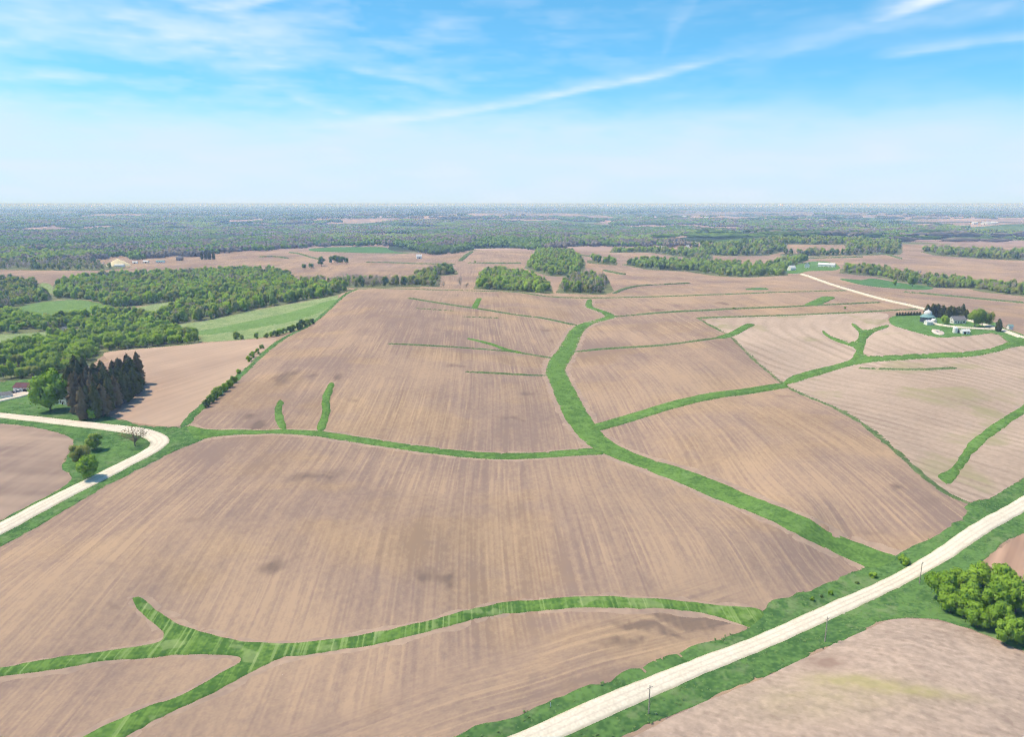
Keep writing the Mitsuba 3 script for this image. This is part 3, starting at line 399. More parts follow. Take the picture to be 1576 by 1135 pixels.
def soil(x, y, tan, mauve, amount=1.0):
    """Harrowed ground: streaks along the rows, drier and damper patches."""
    u = x + 9 * (dnoise(y / 210, x / 400, 3) - .5) + .05 * y
    rows = .5 * dfbm(u / 1.5, y / 65, 1, 3) + .5 * dnoise(u / .62, y / 34, 13)
    wide = dnoise(u / 6.5, y / 180, 5)
    patch = dfbm(x / 62, y / 85, 9, 4)
    blot = dfbm(x / 17, y / 26, 4, 3)
    fine = dnoise(x * .9, y * .55, 2)
    gate = .35 + .9 * dnoise(x / 70, y / 60, 21)
    light = smoothstep(.58, .9, dnoise(u / .8, y / 26, 17)) * smoothstep(.35, .65, dnoise(x / 34, y / 30, 18))
    t = .40 + amount * gate * ((rows - .5) * 1.25 + (wide - .5) * .3) + (patch - .5) * 1.35 + (blot - .5) * .6 + (fine - .5) * .36 + (dnoise(x * 2.6, y * 1.9, 31) - .5) * .30 + .45 * light
    ochre = smoothstep(.47, .70, dfbm(x / 46, y / 34, 41, 4))
    return mix(mix(mauve, tan, dr.clip(t, 0, 1)), mix((.31, .215, .135), (.46, .325, .205), dr.clip(t, 0, 1)), .55 * ochre)


TAN, MAUVE = (.402, .288, .204), (.258, .188, .158)
HL = np.array(HEADLAND)
HA, HD = HL[1], (HL[-1] - HL[1]) / np.linalg.norm(HL[-1] - HL[1])  # the road side of the big field


def ground_fn(p, n, uv):
    x, y = p.x, p.y
    # end rows run along the road
    along, off = (x - float(HA[0])) * float(HD[0]) + (y - float(HA[1])) * float(HD[1]), -(x - float(HA[0])) * float(HD[1]) + (y - float(HA[1])) * float(HD[0])
    turned = smoothstep(27, 13, off + 9 * (dfbm(x / 9, y / 9, 2, 2) - .5)) * smoothstep(125, 95, along)
    near = mix(soil(x, y, TAN, MAUVE), soil(off, along, TAN, MAUVE), turned)
    spot = dark_spots(x, y)
    near = mix(near, (.150, .112, .096), dr.clip(smoothstep(.12, .8, spot * (.30 + 1.4 * dfbm(x / 6, y / 11, 7, 4))) * (.5 + .5 * dnoise((x + .05 * y) / 1.1, y / 18, 23)), 0, .68))
    # farmland beyond the river woods: square fields, bare or sown
    a, b = (x * .97 + y * .24) / 640, (y * .97 - x * .24) / 480
    a = a + .12 * dnoise(a * 2, b * 2, 3)
    r = cell_rand(dr.floor(a + cell_rand(dr.floor(b), 0, 4)), dr.floor(b), 8)
    far = mix((.29, .21, .18), (.45, .325, .27), cell_rand(dr.floor(a * 2), dr.floor(b), 2))
    far = dr.select(r < .22, mix((.07, .13, .05), (.12, .19, .07), cell_rand(dr.floor(a), dr.floor(b), 6)), far)
    far = dr.select(r > .80, mi.Color3f(.045, .075, .04), far)
    wide = mix((.055, .075, .060), (.17, .14, .125), smoothstep(.4, .6, dfbm(x / 2600, y / 1900, 6, 3)))
    far = mix(far * (.85 + .3 * dfbm(x / 90, y / 90, 2, 3)), wide, smoothstep(5500, 11000, y))
    return mix(near, far, smoothstep(1750, 1950, y - .12 * dr.abs(x)))


def soil_bump(p, n, uv):
    return .10 * dfbm(p.x / .9, p.y / 3.0, 3, 2) + .25 * dfbm(p.x / 3.1, p.y / 9.0, 6, 2)


diffuse('soil_ground', ground_fn, bump=soil_bump, eps=.15)


def stubble_fn(p, n, uv):
    x, y = p.x, p.y
    # rows bend round the hill on the contour
    ang = -.42 + .0011 * (x - 300) + .0009 * (y - 400)
    u = x * dr.cos(ang) - y * dr.sin(ang) * 1.0
    u = u + 5 * dnoise(x / 120, y / 120, 4)
    ph = u / 5.6
    row = .5 + .5 * dr.sin(ph * 2 * math.pi + 1.0 * dnoise(x / 14, y / 30, 2))
    row = row * (.35 + .9 * dnoise(u / 18, y / 70, 8))
    v = x * dr.sin(ang) + y * dr.cos(ang)
    t = .62 + .34 * (dfbm(u / 2.0, v / 55, 1, 3) - .5) + .9 * (dfbm(x / 60, y / 60, 9, 3) - .5) + .3 * (dnoise(x * .8, y * .8, 6) - .5) - .30 * row * row
    c = mix((.29, .222, .178), (.50, .392, .310), dr.clip(t, 0, 1))
    weed = smoothstep(.60, .74, dfbm(x / 26 + 7, y / 34, 5, 4)) * dr.clip(dfbm(u / 2.4, v / 18, 3, 2) * 1.4, 0, 1)
    return mix(c, (.27, .27, .13), .55 * weed)


def residue_fn(p, n, uv):
    x, y = p.x, p.y
    u, v = x * .86 - y * .5, x * .5 + y * .86
    t = .5 + 1.0 * (dfbm(u / 5, v / 1.1, 1, 4) - .5) * .6 + .6 * (dfbm(x / 45, y / 30, 9, 3) - .5) + .95 * (dfbm(x * .8, y * .8, 6, 3) - .5)
    c = mix((.275, .212, .176), (.48, .375, .305), dr.clip(t, 0, 1))
    g = dr.exp(-dr.square((x - 78) / 8) - dr.square((y - 142.7 + .25 * (x - 78)) / 2.4)) + .8 * dr.exp(-dr.square((x - 90) / 11) - dr.square((y - 137.2 + .2 * (x - 90)) / 2.0)) + .35 * dr.exp(-dr.square((x - 70) / 18) - dr.square((y - 137) / 7))
    c = mix(c, (.34, .32, .12), dr.clip(.75 * g * (.25 + 1.1 * dfbm(x / 2.6, y / 1.9, 12, 3)), 0, .6))
    s = dr.exp(-dr.square((x - 76) / 5) - dr.square((y - 151.5) / 3.4))
    return mix(c, (.26, .18, .145), dr.clip(s * (.4 + .9 * dfbm(x / 2, y / 2, 14, 3)), 0, .75))


def red_fn(p, n, uv):
    x, y = p.x, p.y
    u = x * .75 - y * .66
    return mix((.30, .195, .145), (.46, .31, .23), dr.clip(.5 + 1.2 * (dfbm(u / 2.2, (x + y) / 60, 1, 3) - .5) + .8 * (dfbm(x / 30, y / 30, 3, 3) - .5), 0, 1))


def left_fn(p, n, uv):
    x, y = p.x, p.y
    t = .5 + 1.5 * (dfbm(x / 60, y / 11, 1, 4) - .5) + .6 * (dfbm(x / 3, y / 14, 5, 3) - .5)
    return mix((.24, .18, .155), (.40, .30, .235), dr.clip(t, 0, 1))


def plain_soil_fn(p, n, uv):
    x, y = p.x, p.y
    t = .5 + 1.2 * (dfbm(x / 50, y / 40, 1, 4) - .5) + .7 * (dfbm((x - .5 * y) / 2.6, (y + .5 * x) / 60, 5, 3) - .5)
    return mix((.35, .255, .20), (.46, .34, .255), dr.clip(t, 0, 1))


for k, f in dict(soil_stubble=stubble_fn, soil_residue=residue_fn, soil_red=red_fn, soil_left=left_fn, soil_plain=plain_soil_fn).items():
    diffuse(k, f, bump=soil_bump, eps=.15)


def grass(dark, light, dry, rows):
    def fn(p, n, uv):
        x, y = p.x, p.y
        t = .5 + 1.4 * (dfbm(x / 3.2, y / 3.2, 1, 4) - .5) + .8 * (dfbm(x / 25, y / 25, 5, 3) - .5) + .9 * (dnoise(x * 1.3, y * 1.3, 8) - .5)
        if rows:
            u = x + .05 * y + 9 * (dnoise(y / 210, x / 400, 3) - .5)
            s = dfbm(u / .7, y / 42, 4, 2)
            t = t + 1.3 * (s - .5)
            d = smoothstep(.6, .85, s) * .42 + .4 * smoothstep(.62, .75, dfbm(x / 5, y / 5, 11, 3))
        else:
            d = .55 * smoothstep(.52, .78, .5 * dfbm(x / 9, y / 9, 11, 3) + .5 * dfbm(x / 2.2, y / 2.2, 12, 3))
        return mix(mix(dark, light, dr.clip(t, 0, 1)), dry, dr.clip(d, 0, 1))
    return fn


def grass_bump(p, n, uv): return .2 * dfbm(p.x / 1.1, p.y / 1.1, 3, 3)


diffuse('turf_draw', grass((.078, .160, .042), (.135, .250, .062), (.190, .312, .098), False), bump=grass_bump, eps=.15)
diffuse('turf_rows', grass((.066, .145, .036), (.138, .245, .056), (.302, .383, .168), True), bump=grass_bump, eps=.15)
diffuse('turf_verge', grass((.056, .128, .042), (.120, .228, .068), (.213, .270, .133), False), bump=grass_bump, eps=.15)
diffuse('turf_thin', grass((.080, .130, .055), (.145, .205, .085), (.26, .25, .15), False))
diffuse('turf_lawn', grass((.085, .180, .052), (.130, .245, .072), (.168, .284, .098), False))
diffuse('turf_pasture', grass((.115, .205, .062), (.170, .275, .090), (.224, .327, .126), False))
diffuse('turf_dry', grass((.168, .248, .098), (.269, .334, .154), (.370, .398, .238), False))
diffuse('turf_deep', grass((.070, .165, .055), (.105, .215, .072), (.134, .256, .084), False))


def gravel_fn(p, n, uv):
    x, y = p.x, p.y
    t = .62 + .5 * (dfbm(x / 2.5, y / 2.5, 1, 4) - .5) + .5 * (dnoise(x * 2.5, y * 2.5, 4) - .5)
    c = mix((.52, .46, .365), (.76, .71, .60), dr.clip(t, 0, 1))
    track = dr.exp(-dr.square((dr.abs(uv.y) - .28) / .09)) * (.4 + .6 * dnoise(uv.x / 30, 1, 3))
    edge = smoothstep(.72, 1.0, dr.abs(uv.y)) * (.3 + .9 * dfbm(x / 3, y / 3, 7, 3))
    return mix(mix(c, (.50, .42, .35), .7 * track), (.44, .40, .27), .8 * edge)


diffuse('gravel', gravel_fn)
diffuse('gravel_yard', lambda p, n, uv: mix((.50, .43, .37), (.72, .63, .55), dfbm(p.x / 2, p.y / 2, 1, 4)))


def leaf(dark, light):
    def fn(p, n, uv):
        big = dfbm(p.x / 9, p.y / 9, p.z / 9, 2)
        small = dnoise(p.x * 1.3, p.y * 1.3, p.z * 1.3)
        return mix(dark, light, dr.clip(.5 + 1.3 * (big - .5) + .75 * (small - .5), 0, 1))
    return fn


LEAF = dict(bright=((.185, .300, .034), (.315, .440, .066)), mid=((.155, .245, .042), (.270, .360, .072)), olive=((.180, .218, .052), (.280, .305, .090)),
            deep=((.070, .130, .030), (.135, .205, .056)), grey=((.215, .190, .155), (.340, .305, .240)), pine=((.070, .084, .026), (.160, .170, .062)), brown=((.150, .115, .056), (.260, .200, .105)))
LEAF['lush'] = ((.115, .230, .022), (.260, .415, .052))
LEAF['woodgreen'], LEAF['woodgrey'] = ((.085, .165, .034), (.170, .268, .058)), ((.145, .132, .110), (.235, .212, .172))
LEAF['weed'] = ((.085, .165, .055), (.160, .250, .085))
for k, (a, b) in LEAF.items():
    if k in ('bright', 'mid', 'olive', 'grey', 'deep'):   # thin leaves and twigs let light through
        scene['leaf_' + k] = {'type': 'principledthin', 'base_color': mikit.proc(leaf([1.25 * q for q in a], [1.25 * q for q in b])), 'roughness': .8, 'diff_trans': .9, 'eta': 1.25}
    else:
        diffuse('leaf_' + k, leaf(a, b), two=True)
diffuse('bark', lambda p, n, uv: mix((.09, .07, .055), (.19, .155, .125), dfbm(p.x * 2, p.y * 2, p.z * .6, 3)))


def paint(c, w=.12):
    c = np.array(c)
    lo, hi = [float(q) for q in c * (1 - w)], [float(q) for q in np.minimum(c * (1 + w), .9)]
    return lambda p, n, uv: mix(lo, hi, dfbm(p.x / 1.3, p.y / 1.3, p.z / .5, 3))


for k, c in dict(white_siding=(.78, .77, .74), cream_siding=(.72, .66, .52), grey_roof=(.20, .20, .215), maroon_roof=(.15, .075, .085), teal_roof=(.20, .34, .35), dark_wall=(.075, .10, .13), blue_shade_wall=(.50, .55, .58),
                 pale_roof=(.66, .67, .68), brown_wall=(.24, .17, .13), dark_opening=(.03, .03, .035), concrete=(.45, .40, .37), steel=(.68, .70, .71), wood_pole=(.38, .34, .29), post_white=(.75, .75, .72), car_dark=(.035, .045, .075), car_pale=(.55, .57, .6), tyre=(.02, .02, .02), heap_cream=(.74, .64, .40), heap_pale=(.80, .78, .70)).items():
    diffuse(k, paint(c))
scene['window_glass'] = {'type': 'principled', 'base_color': rgb((.03, .04, .05)), 'roughness': .12, 'specular': .6}


# ------------------------------------------------------------------ helpers for entries
USED = {}
def fresh(name):
    n = USED.get(name, -1) + 1
    USED[name] = n
    return name if n == 0 else f'{name}_{n:03d}'
def thing(name, label, cat, group=None):
    k = fresh(name)
    labels[k] = {'label': label, 'category': cat}
    if group: labels[k]['group'] = group
    return k
def part(parent, name, mesh, bsdf, smooth=False, **kw):
    k = fresh(parent + '__' + name)
    scene[k] = mikit.ply(mesh, bsdf, smooth=smooth, **kw)
    return k
def structure(name, label, shape):
    k = fresh(name)
    scene[k] = shape
    labels[k] = {'label': label, 'kind': 'structure'}
    return k


# ------------------------------------------------------------------ the ground: one sheet to the horizon
def axis(lo, hi, step, far, grow):
    a = list(np.arange(lo, hi + step, step))
    s = step
    while a[-1] < far:
        s *= grow
        a.append(a[-1] + s)
    s = step
    while a[0] > -far:
        s *= grow
        a.insert(0, a[0] - s)
    return np.array(a)
gx, gy = axis(-420, 560, 6.5, 64000, 1.035), axis(70, 1050, 6.5, 64000, 1.03)
gy = gy[gy > -6000]
X, Y = np.meshgrid(gx, gy)
Z = height(X, Y)
i, j = np.meshgrid(np.arange(len(gy) - 1), np.arange(len(gx) - 1), indexing='ij')
a = i * len(gx) + j
quads = np.stack([a, a + 1, a + len(gx) + 1, a + len(gx)], -1).reshape(-1, 4)
structure('ground', 'rolling bare brown farmland stretching to the horizon', mikit.ply((np.stack([X, Y, Z], -1).reshape(-1, 3), quads), 'soil_ground', smooth=True))


def resample(ring, closed, step, jag=0.0, seed=1):
    """Points along the outline, closer near the camera, with a ragged edge."""
    ls = LineString(np.vstack([ring, ring[:1]]) if closed else ring)
    s, out = 0.0, []
    while s < ls.length - (1e-6 if closed else 0):
        q = ls.interpolate(s)
        out.append((q.x, q.y))
        s += max(step, math.hypot(q.x, q.y) / 130)
    if not closed: out.append(tuple(ring[-1]))
    out = np.array(out)
    if jag:
        t = np.roll(out, -1, 0) - np.roll(out, 1, 0)
        n = np.stack([t[:, 1], -t[:, 0]], 1) / (np.linalg.norm(t, axis=1, keepdims=True) + 1e-9)
        p3 = np.column_stack([out, np.zeros(len(out))])
        out = out + n * ((fbm(p3 / 7.0, 2, seed) - .5) * 2.2 + (fbm(p3 / 1.7, 2, seed + 5) - .5) * 1.5)[:, None] * jag
    return out
def rounded(ring, closed):
    """One round of corner cutting, so that surveyed corners become curves."""
    r = np.array(ring, float)
    for _ in range(2):
        nxt = np.roll(r, -1, 0)
        q = np.stack([.75 * r + .25 * nxt, .25 * r + .75 * nxt], 1).reshape(-1, 2)
        r = q if closed else np.vstack([r[:1], q[1:-3], r[-1:]])
    return r
def band(line, w0):
    """The outline of a strip of that width along a line."""
    return LineString(rounded(line, False)).buffer(w0 / 2, cap_style='round', join_style='round')
def drape(shape, lift, step=2.5, grid=8.0, jag=.5, seed=1):
    """A sheet lying on the ground inside the outline: its rim tucked into the soil, its middle raised by lift."""
    vs, fs, at = [], [], 0
    for g in getattr(shape, 'geoms', [shape]):
        if g.area < 2: continue
        pts, zs = [], []
        rings = []
        for r in [g.exterior, *g.interiors]:
            q = resample(np.array(r.coords)[:-1], True, step, jag, seed)
            if len(q) > 3: rings.append(q)
        if not rings: continue
        poly = Polygon(rings[0], rings[1:]).buffer(0)
        for q in rings:
            pts.append(q); zs.append(np.full(len(q), -.12))
        inner = poly.buffer(-.45)
        for h in getattr(inner, 'geoms', [inner]):
            if h.is_empty: continue
            for r in [h.exterior, *h.interiors]:
                q = resample(np.array(r.coords)[:-1], True, step)
                pts.append(q); zs.append(np.full(len(q), 1.0))
        x0, y0, x1, y1 = poly.bounds
        d = max(1.0, math.hypot((x0 + x1) / 2, (y0 + y1) / 2) / 420)
        gs = grid * d
        cx, cy = np.meshgrid(np.arange(x0, x1 + gs, gs), np.arange(y0, y1 + gs, gs))
        c = np.stack([cx.ravel(), cy.ravel()], 1) + np.random.default_rng(seed).uniform(-.2, .2, (cx.size, 2)) * gs
        c = c[shapely.contains_xy(poly.buffer(-.45 * gs), c[:, 0], c[:, 1])]
        pts.append(c); zs.append(np.full(len(c), 1.0))
        p, z = np.vstack(pts), np.concatenate(zs)
        tri = Delaunay(p).simplices
        m = p[tri].mean(1)
        tri = tri[shapely.contains_xy(poly, m[:, 0], m[:, 1])]
        e = p[tri]
        area = (e[:, 1, 0] - e[:, 0, 0]) * (e[:, 2, 1] - e[:, 0, 1]) - (e[:, 1, 1] - e[:, 0, 1]) * (e[:, 2, 0] - e[:, 0, 0])
        tri = np.where((area > 0)[:, None], tri, tri[:, ::-1])
        tri = tri[np.abs(area) > 1e-5]
        L = lift * (1 + np.hypot(p[:, 0], p[:, 1]) / 450)
        zz = height(p[:, 0], p[:, 1]) + np.where(z > 0, L, z * 1.0)
        vs.append(np.column_stack([p, zz])); fs.append(tri + at); at += len(p)
    return np.vstack(vs), np.vstack(fs)
def ring(name): return Polygon(rounded(POLY[name], True)).buffer(0)


# fields of other tone, lying on the ground
S = lambda name, label, outline, bsdf, lift, **kw: structure(name, label, mikit.ply(drape(outline, lift, **kw), bsdf, smooth=True))
S('field', 'pale corn stubble field with curving rows right of the boundary', ring('stubble_a'), 'soil_stubble', .10, grid=7)
S('field', 'pale residue covered field corner with a yellow green patch, lower right', ring('residue_field'), 'soil_residue', .10, grid=5)
S('field', 'reddish tilled field behind the clump of trees at the right edge', ring('red_field'), 'soil_red', .10)
S('field', 'dark banded tilled field inside the bend of the left gravel road', ring('left_field'), 'soil_left', .10)
S('field', 'bare tilled field to the right of the dark pine grove', ring('field_l1'), 'soil_plain', .10)

diffuse('soil_margin', lambda p, n, uv: mix((.30, .222, .182), (.43, .318, .24), dr.clip(.5 + 1.0 * (dfbm(p.x / 9, p.y / 9, 3, 4) - .5) + .6 * (dnoise(p.x * .9, p.y * .9, 5) - .5), 0, 1)), bump=soil_bump, eps=.15)
for k, wd, lab in (('main_draw', 3.2, 'smooth mauve tilled margin along the broad winding waterway'), ('left_arm', 2.6, 'smooth mauve tilled margin along the long left waterway'), ('front_draw', 1.8, 'smooth mauve tilled margin along the forked foreground waterway')):
    S('field_margin', lab, ring(k).buffer(wd), 'soil_margin', .06, grid=5, jag=1.4)
diffuse('turf_floor', lambda p, n, uv: mix((.10, .12, .06), (.20, .22, .11), dr.clip(.5 + 1.6 * (dfbm(p.x / 14, p.y / 14, 3, 4) - .5), 0, 1)))
for k, v in WOOD.items():
    if k != 'big': S('woodland_floor', 'grassy ground under the ' + k.replace('_', ' ').replace(' k1', ' left of three').replace(' k2', ' in the middle').replace(' k3', ' behind').replace(' k4', ' on the right').replace(' s', ' of trees ') + ' woodland', Polygon(v).buffer(0).buffer(7), 'turf_floor', .08, grid=11, jag=1.5)

# grass
GRASS = [('verge_upper', 'turf_verge', 'ragged green verge between the big tilled field and the right gravel road', .22), ('verge_lower', 'turf_verge', 'ragged green verge on the near side of the right gravel road', .22),
         ('verge_left', 'turf_verge', 'green roadside grass around the bend of the left gravel road', .20)]
for k, m, lab, lift in GRASS:
    S('grass_verge', lab, ring(k), m, lift, jag=1.0, grid=5)
draws = [('main_draw', 'turf_draw', 'broad green grass waterway winding down the middle of the field'), ('left_arm', 'turf_draw', 'long green grass waterway running left from the main one'), ('finger_a', 'turf_draw', 'short green grass finger, the left one of two above the long waterway'),
         ('finger_b', 'turf_draw', 'longer green grass finger, the right one of two above the long waterway'), ('front_draw', 'turf_rows', 'striped green grass waterway forking across the foreground field'), ('right_draw', 'turf_draw', 'green grass waterway in the stubble at the right edge'),
         ('farm_draw', 'turf_draw', 'branching green grass waterway below the farm with the round barn')]
for n, (k, m, lab) in enumerate(draws):
    S('grass_waterway', lab, ring(k), m, .26 + .02 * n, jag=.5, step=1.5, grid=4.5, seed=n)
thin = [('thin_a', 'turf_thin', 'thin grass waterway near the top of the field'), ('thin_a2', 'turf_draw', 'very short grass spur near the top of the field'), ('thin_b', 'turf_thin', 'faint grass line below the top waterway, left one'), ('thin_b2', 'turf_thin', 'faint grass line below the top waterway, right one'),
        ('thin_c', 'turf_thin', 'thin grass line running right into the main waterway'), ('thin_c2', 'turf_draw', 'slanting grass spur joining a thin grass line'), ('thin_d', 'turf_thin', 'lowest thin grass line running into the main waterway'), ('thin_e', 'turf_thin', 'thin grass line from the main waterway to the right boundary'),
        ('thin_e2', 'turf_draw', 'short grass waterway just beyond the right boundary'), ('thin_f', 'turf_thin', 'long thin grass line across the far right field'), ('thin_f2', 'turf_draw', 'grass spur above the long thin line at far right'), ('thin_g', 'turf_draw', 'green grass waterway crossing the right part of the field'),
        ('thin_h', 'turf_thin', 'thin weedy line below the branching waterway'), ('far_thin_a', 'turf_thin', 'curving grass line in the field beyond the top boundary'), *[('far_line_' + q, 'turf_thin', 'thin grass line in the far fields, ' + w) for q, w in zip('abcdefghi', ('left of the dark round clump', 'left of the lone white barn', 'right of the lone white barn', 'above the middle clump', 'above the small far trees', 'above the far tree strip at right', 'behind the farm with the round barn', 'above the far white farm', 'above the dark round clump'))], ('far_thin_b', 'turf_thin', 'small grass spur in the far field right of the tree clumps')]
for n, (k, m, lab) in enumerate(thin):
    S('grass_waterway', lab, band(LINE[k][1], LINE[k][0]), m, .20 + .015 * n, jag=.35, grid=4, seed=20 + n)
for n, (k, lab) in enumerate([('boundary_right', 'narrow grass strip between the tilled field and the pale stubble'), ('boundary_top', 'narrow grass strip along the far edge of the field'), ('boundary_nook', 'narrow grass strip above the pale stubble field'), ('boundary_left', 'grass strip under the hedgerow on the left field edge')]):
    S('grass_strip', lab, band(LINE[k][1], LINE[k][0]), 'turf_verge' if k == 'boundary_left' else 'turf_thin', .17 + .01 * n, jag=.9, grid=4, seed=40 + n)
mead = [('lawn_right', 'turf_lawn', 'green farmyard lawn around the round barn'), ('lawn_far', 'turf_lawn', 'green lawn around the far white farm buildings'), ('meadow_far', 'turf_deep', 'green meadow below the far tree strip at right'), ('strip_a', 'turf_dry', 'yellow green meadow strip along the left boundary'),
        ('strip_a_dark', 'turf_pasture', 'darker green band inside the meadow strip on the left'), ('strip_b', 'turf_dry', 'yellowish grass strip between two woods on the left'), ('pasture_left', 'turf_pasture', 'bright green pasture among woods at far left'),
        ('pasture_small', 'turf_dry', 'small yellow green clearing at far left'), ('meadow_left', 'turf_dry', 'pale grass clearing at the left edge'), ('green_field', 'turf_deep', 'green sown field in front of the distant forest'), ('far_green_patch', 'turf_deep', 'small green patch behind the top boundary at right')]
for n, (k, m, lab) in enumerate(mead):
    S('meadow', lab, ring(k), m, .14 + .10 * (k == 'strip_a_dark'), jag=.8, grid=6, seed=60 + n)


# roads: a raised, crowned gravel ribbon
def ribbon(line, w, lift, seed=3):
    c = resample(rounded(line, False), False, 2.5)
    t = np.gradient(c, axis=0); t /= np.linalg.norm(t, axis=1, keepdims=True)
    n = np.stack([-t[:, 1], t[:, 0]], 1)
    s = np.concatenate([[0], np.cumsum(np.linalg.norm(np.diff(c, axis=0), axis=1))])
    o = np.array([-1.16, -1, -.6, -.2, .2, .6, 1, 1.16])
    hh = np.array([-.15, lift * .8, lift, lift * 1.15, lift * 1.15, lift, lift * .8, -.15])
    wob = 1 + .20 * (fbm(np.column_stack([c / 4.0, 0 * s]), 3, seed) - .5)
    P = c[:, None] + n[:, None] * (o[None, :, None] * (w / 2) * wob[:, None, None])
    z = height(P[..., 0], P[..., 1]) + hh[None] * (1 + np.hypot(c[:, 0], c[:, 1]) / 500)[:, None]
    n0, n1 = P.shape[:2]
    i, j = np.meshgrid(np.arange(n0 - 1), np.arange(n1 - 1), indexing='ij')
    a = i * n1 + j
    q = np.stack([a, a + n1, a + n1 + 1, a + 1], -1).reshape(-1, 4)
    return mikit.ply((np.dstack([P, z]).reshape(-1, 3), q), 'gravel', smooth=True, uv=np.stack([np.repeat(s[:, None], n1, 1), np.repeat(o[None], n0, 0)], -1).reshape(-1, 2))
ROADS = [(ROAD_RIGHT, ROAD_W, 'wide pale gravel road crossing the lower right corner'), (LINE['road_left'][1], LINE['road_left'][0], 'pale gravel road bending sharply at the left'), (LINE['road_far'][1], LINE['road_far'][0], 'far gravel road running past the farm with the round barn')]
for line, w, lab in ROADS:
    structure('gravel_road', lab, ribbon(line, w, .42))
for k, lab in (('drive_right', 'gravel driveway of the farm with the round barn'), ('drive_left', 'gravel driveway of the left farm')):
    structure('driveway', lab, ribbon(LINE[k][1], LINE[k][0], .5))
S('yard', 'gravel yard in front of the maroon roofed building', ring('yard_left'), 'gravel_yard', .42, jag=.4, grid=4)
S('yard', 'bare gravel patch below the round barn', ring('pad_right'), 'gravel_yard', .45, jag=.4, grid=4)


# ------------------------------------------------------------------ trees: unit shapes (1 m wide, 1 m tall) set out by instances
def unit(v): return v / (np.linalg.norm(v, axis=-1, keepdims=True) + 1e-9)
def sphere_points(rng, n):
    v = rng.normal(size=(n, 3))
    return unit(v)
def cards(c, nrm, size, rng, tilt=.55, up=0.0):
    """Small bent leaf sprays (two triangles) at the points c, facing about along nrm."""
    n = unit(nrm + rng.normal(size=c.shape) * tilt)
    a = unit(np.cross(n, rng.normal(size=c.shape)))
    b = np.cross(n, a)
    s = (size * rng.uniform(.6, 1.35, len(c)))[:, None]
    fold = n * s * .28
    v = np.stack([c - a * s - fold, c - b * s * .7, c + a * s - fold, c + b * s * .7], 1)
    k = np.arange(len(c))[:, None] * 4
    f = np.concatenate([k + [0, 1, 3], k + [1, 2, 3]], 1).reshape(-1, 3)
    vn = np.repeat(unit(.75 * nrm + .45 * n + [0, 0, up])[:, None], 4, 1)
    return v.reshape(-1, 3), f, vn.reshape(-1, 3)
def shape_dict(v, f, vn, bsdf):
    return {'type': 'ply', 'filename': meshkit.write_ply((v, f), False, normals=vn), 'face_normals': False, 'bsdf': {'type': 'ref', 'id': bsdf}}
def join(parts):
    at, vs, fs, ns = 0, [], [], []
    for v, f, n in parts:
        vs.append(v); fs.append(f + at); ns.append(n); at += len(v)
    return np.vstack(vs), np.vstack(fs), np.vstack(ns)
ICO0, ICO1 = trimesh.creation.icosphere(0), trimesh.creation.icosphere(1)


def leafy(seed, lobes, leaves, leaf_size, base=.16, core=.80, spread=.36, mass=None, size=1.0, up=0.0):
    """A broadleaf crown: several lobes, each a dim inner mass under a shell of leaf sprays."""
    rng = np.random.default_rng(seed)
    cz = base + (1 - base) / 2
    L = []
    for k in range(lobes):
        d = sphere_points(rng, 1)[0] * rng.uniform(.45, 1.0) ** .5
        if k == 0: d = np.array([0, 0, .35])
        r = size * rng.uniform(.14, .25) * (1.0 if lobes > 5 else 1.35)
        c = np.array([d[0] * spread, d[1] * spread, cz + d[2] * (1 - base) * .34])
        L.append((c, np.array([r, r, r * .85 * (1 - base) * 1.25])))
    parts = []
    for c, r in L:
        d = sphere_points(rng, max(6, leaves // lobes))
        d = d[d[:, 2] > -.75]
        p = c + d * r * rng.uniform(.74, 1.16, (len(d), 1))
        inside = np.zeros(len(p), bool)
        for c2, r2 in L:
            if c2 is not c: inside |= (((p - c2) / (r2 * .82)) ** 2).sum(1) < 1
        out = unit((p - np.array([0, 0, cz - .1])) * .5 + d * .5)
        parts.append(cards(p[~inside], out[~inside], leaf_size, rng, up=up))
        if core:
            ico = mass or ICO1
            v = ico.vertices * (1 + .12 * rng.normal(size=(len(ico.vertices), 1)))
            parts.append((c + v * r * core, np.array(ico.faces), unit(v + [0, 0, .6 * up])))
    v, f, n = join(parts)
    s = np.array([1 / np.ptp(v[:, 0]), 1 / np.ptp(v[:, 1]), 1.0])
    v = v * s
    v[:, 2] = base * .8 + (v[:, 2] - v[:, 2].min()) * (1 - base * .8) / np.ptp(v[:, 2])
    return v, f, n
def conifer(seed, levels, per, narrow=False):
    """Drooping boughs in tiers round a straight stem."""
    rng = np.random.default_rng(seed)
    V, Fc, N, at = [], [], [], 0
    for k in range(levels):
        t = k / (levels - 1)
        z = .10 + .88 * t
        r = .5 * (1 - t) ** (.48 if not narrow else .8) * min(1, .55 + 1.6 * t) * rng.uniform(.72, 1.15) + .03
        for m in range(per if t < .8 else max(4, per // 2)):
            a = rng.uniform(0, 2 * math.pi)
            rr = r * rng.uniform(.7, 1.12)
            d = np.array([math.cos(a), math.sin(a), 0])
            w = np.array([-math.sin(a), math.cos(a), 0]) * rr * rng.uniform(.28, .5)
            drop = rng.uniform(.01, .06)
            dz = rng.uniform(-.03, .03)
            p0 = d * rr * .08 + [0, 0, z + dz + .035]
            mid = d * rr * .62 + [0, 0, z + dz]
            tip = d * rr + [0, 0, z + dz - drop]
            low = d * rr * .5 + [0, 0, z + dz - .055]
            V += [p0, mid - w, tip, mid + w, low]
            Fc += [[at, at + 1, at + 2], [at, at + 2, at + 3], [at + 1, at + 4, at + 2], [at + 4, at + 3, at + 2]]
            o = unit(d + [0, 0, .55])
            N += [o, unit(o - w), o, unit(o + w), unit(d + [0, 0, -.3])]
            at += 5
    v = np.array(V)
    return v, np.array(Fc), np.array(N)
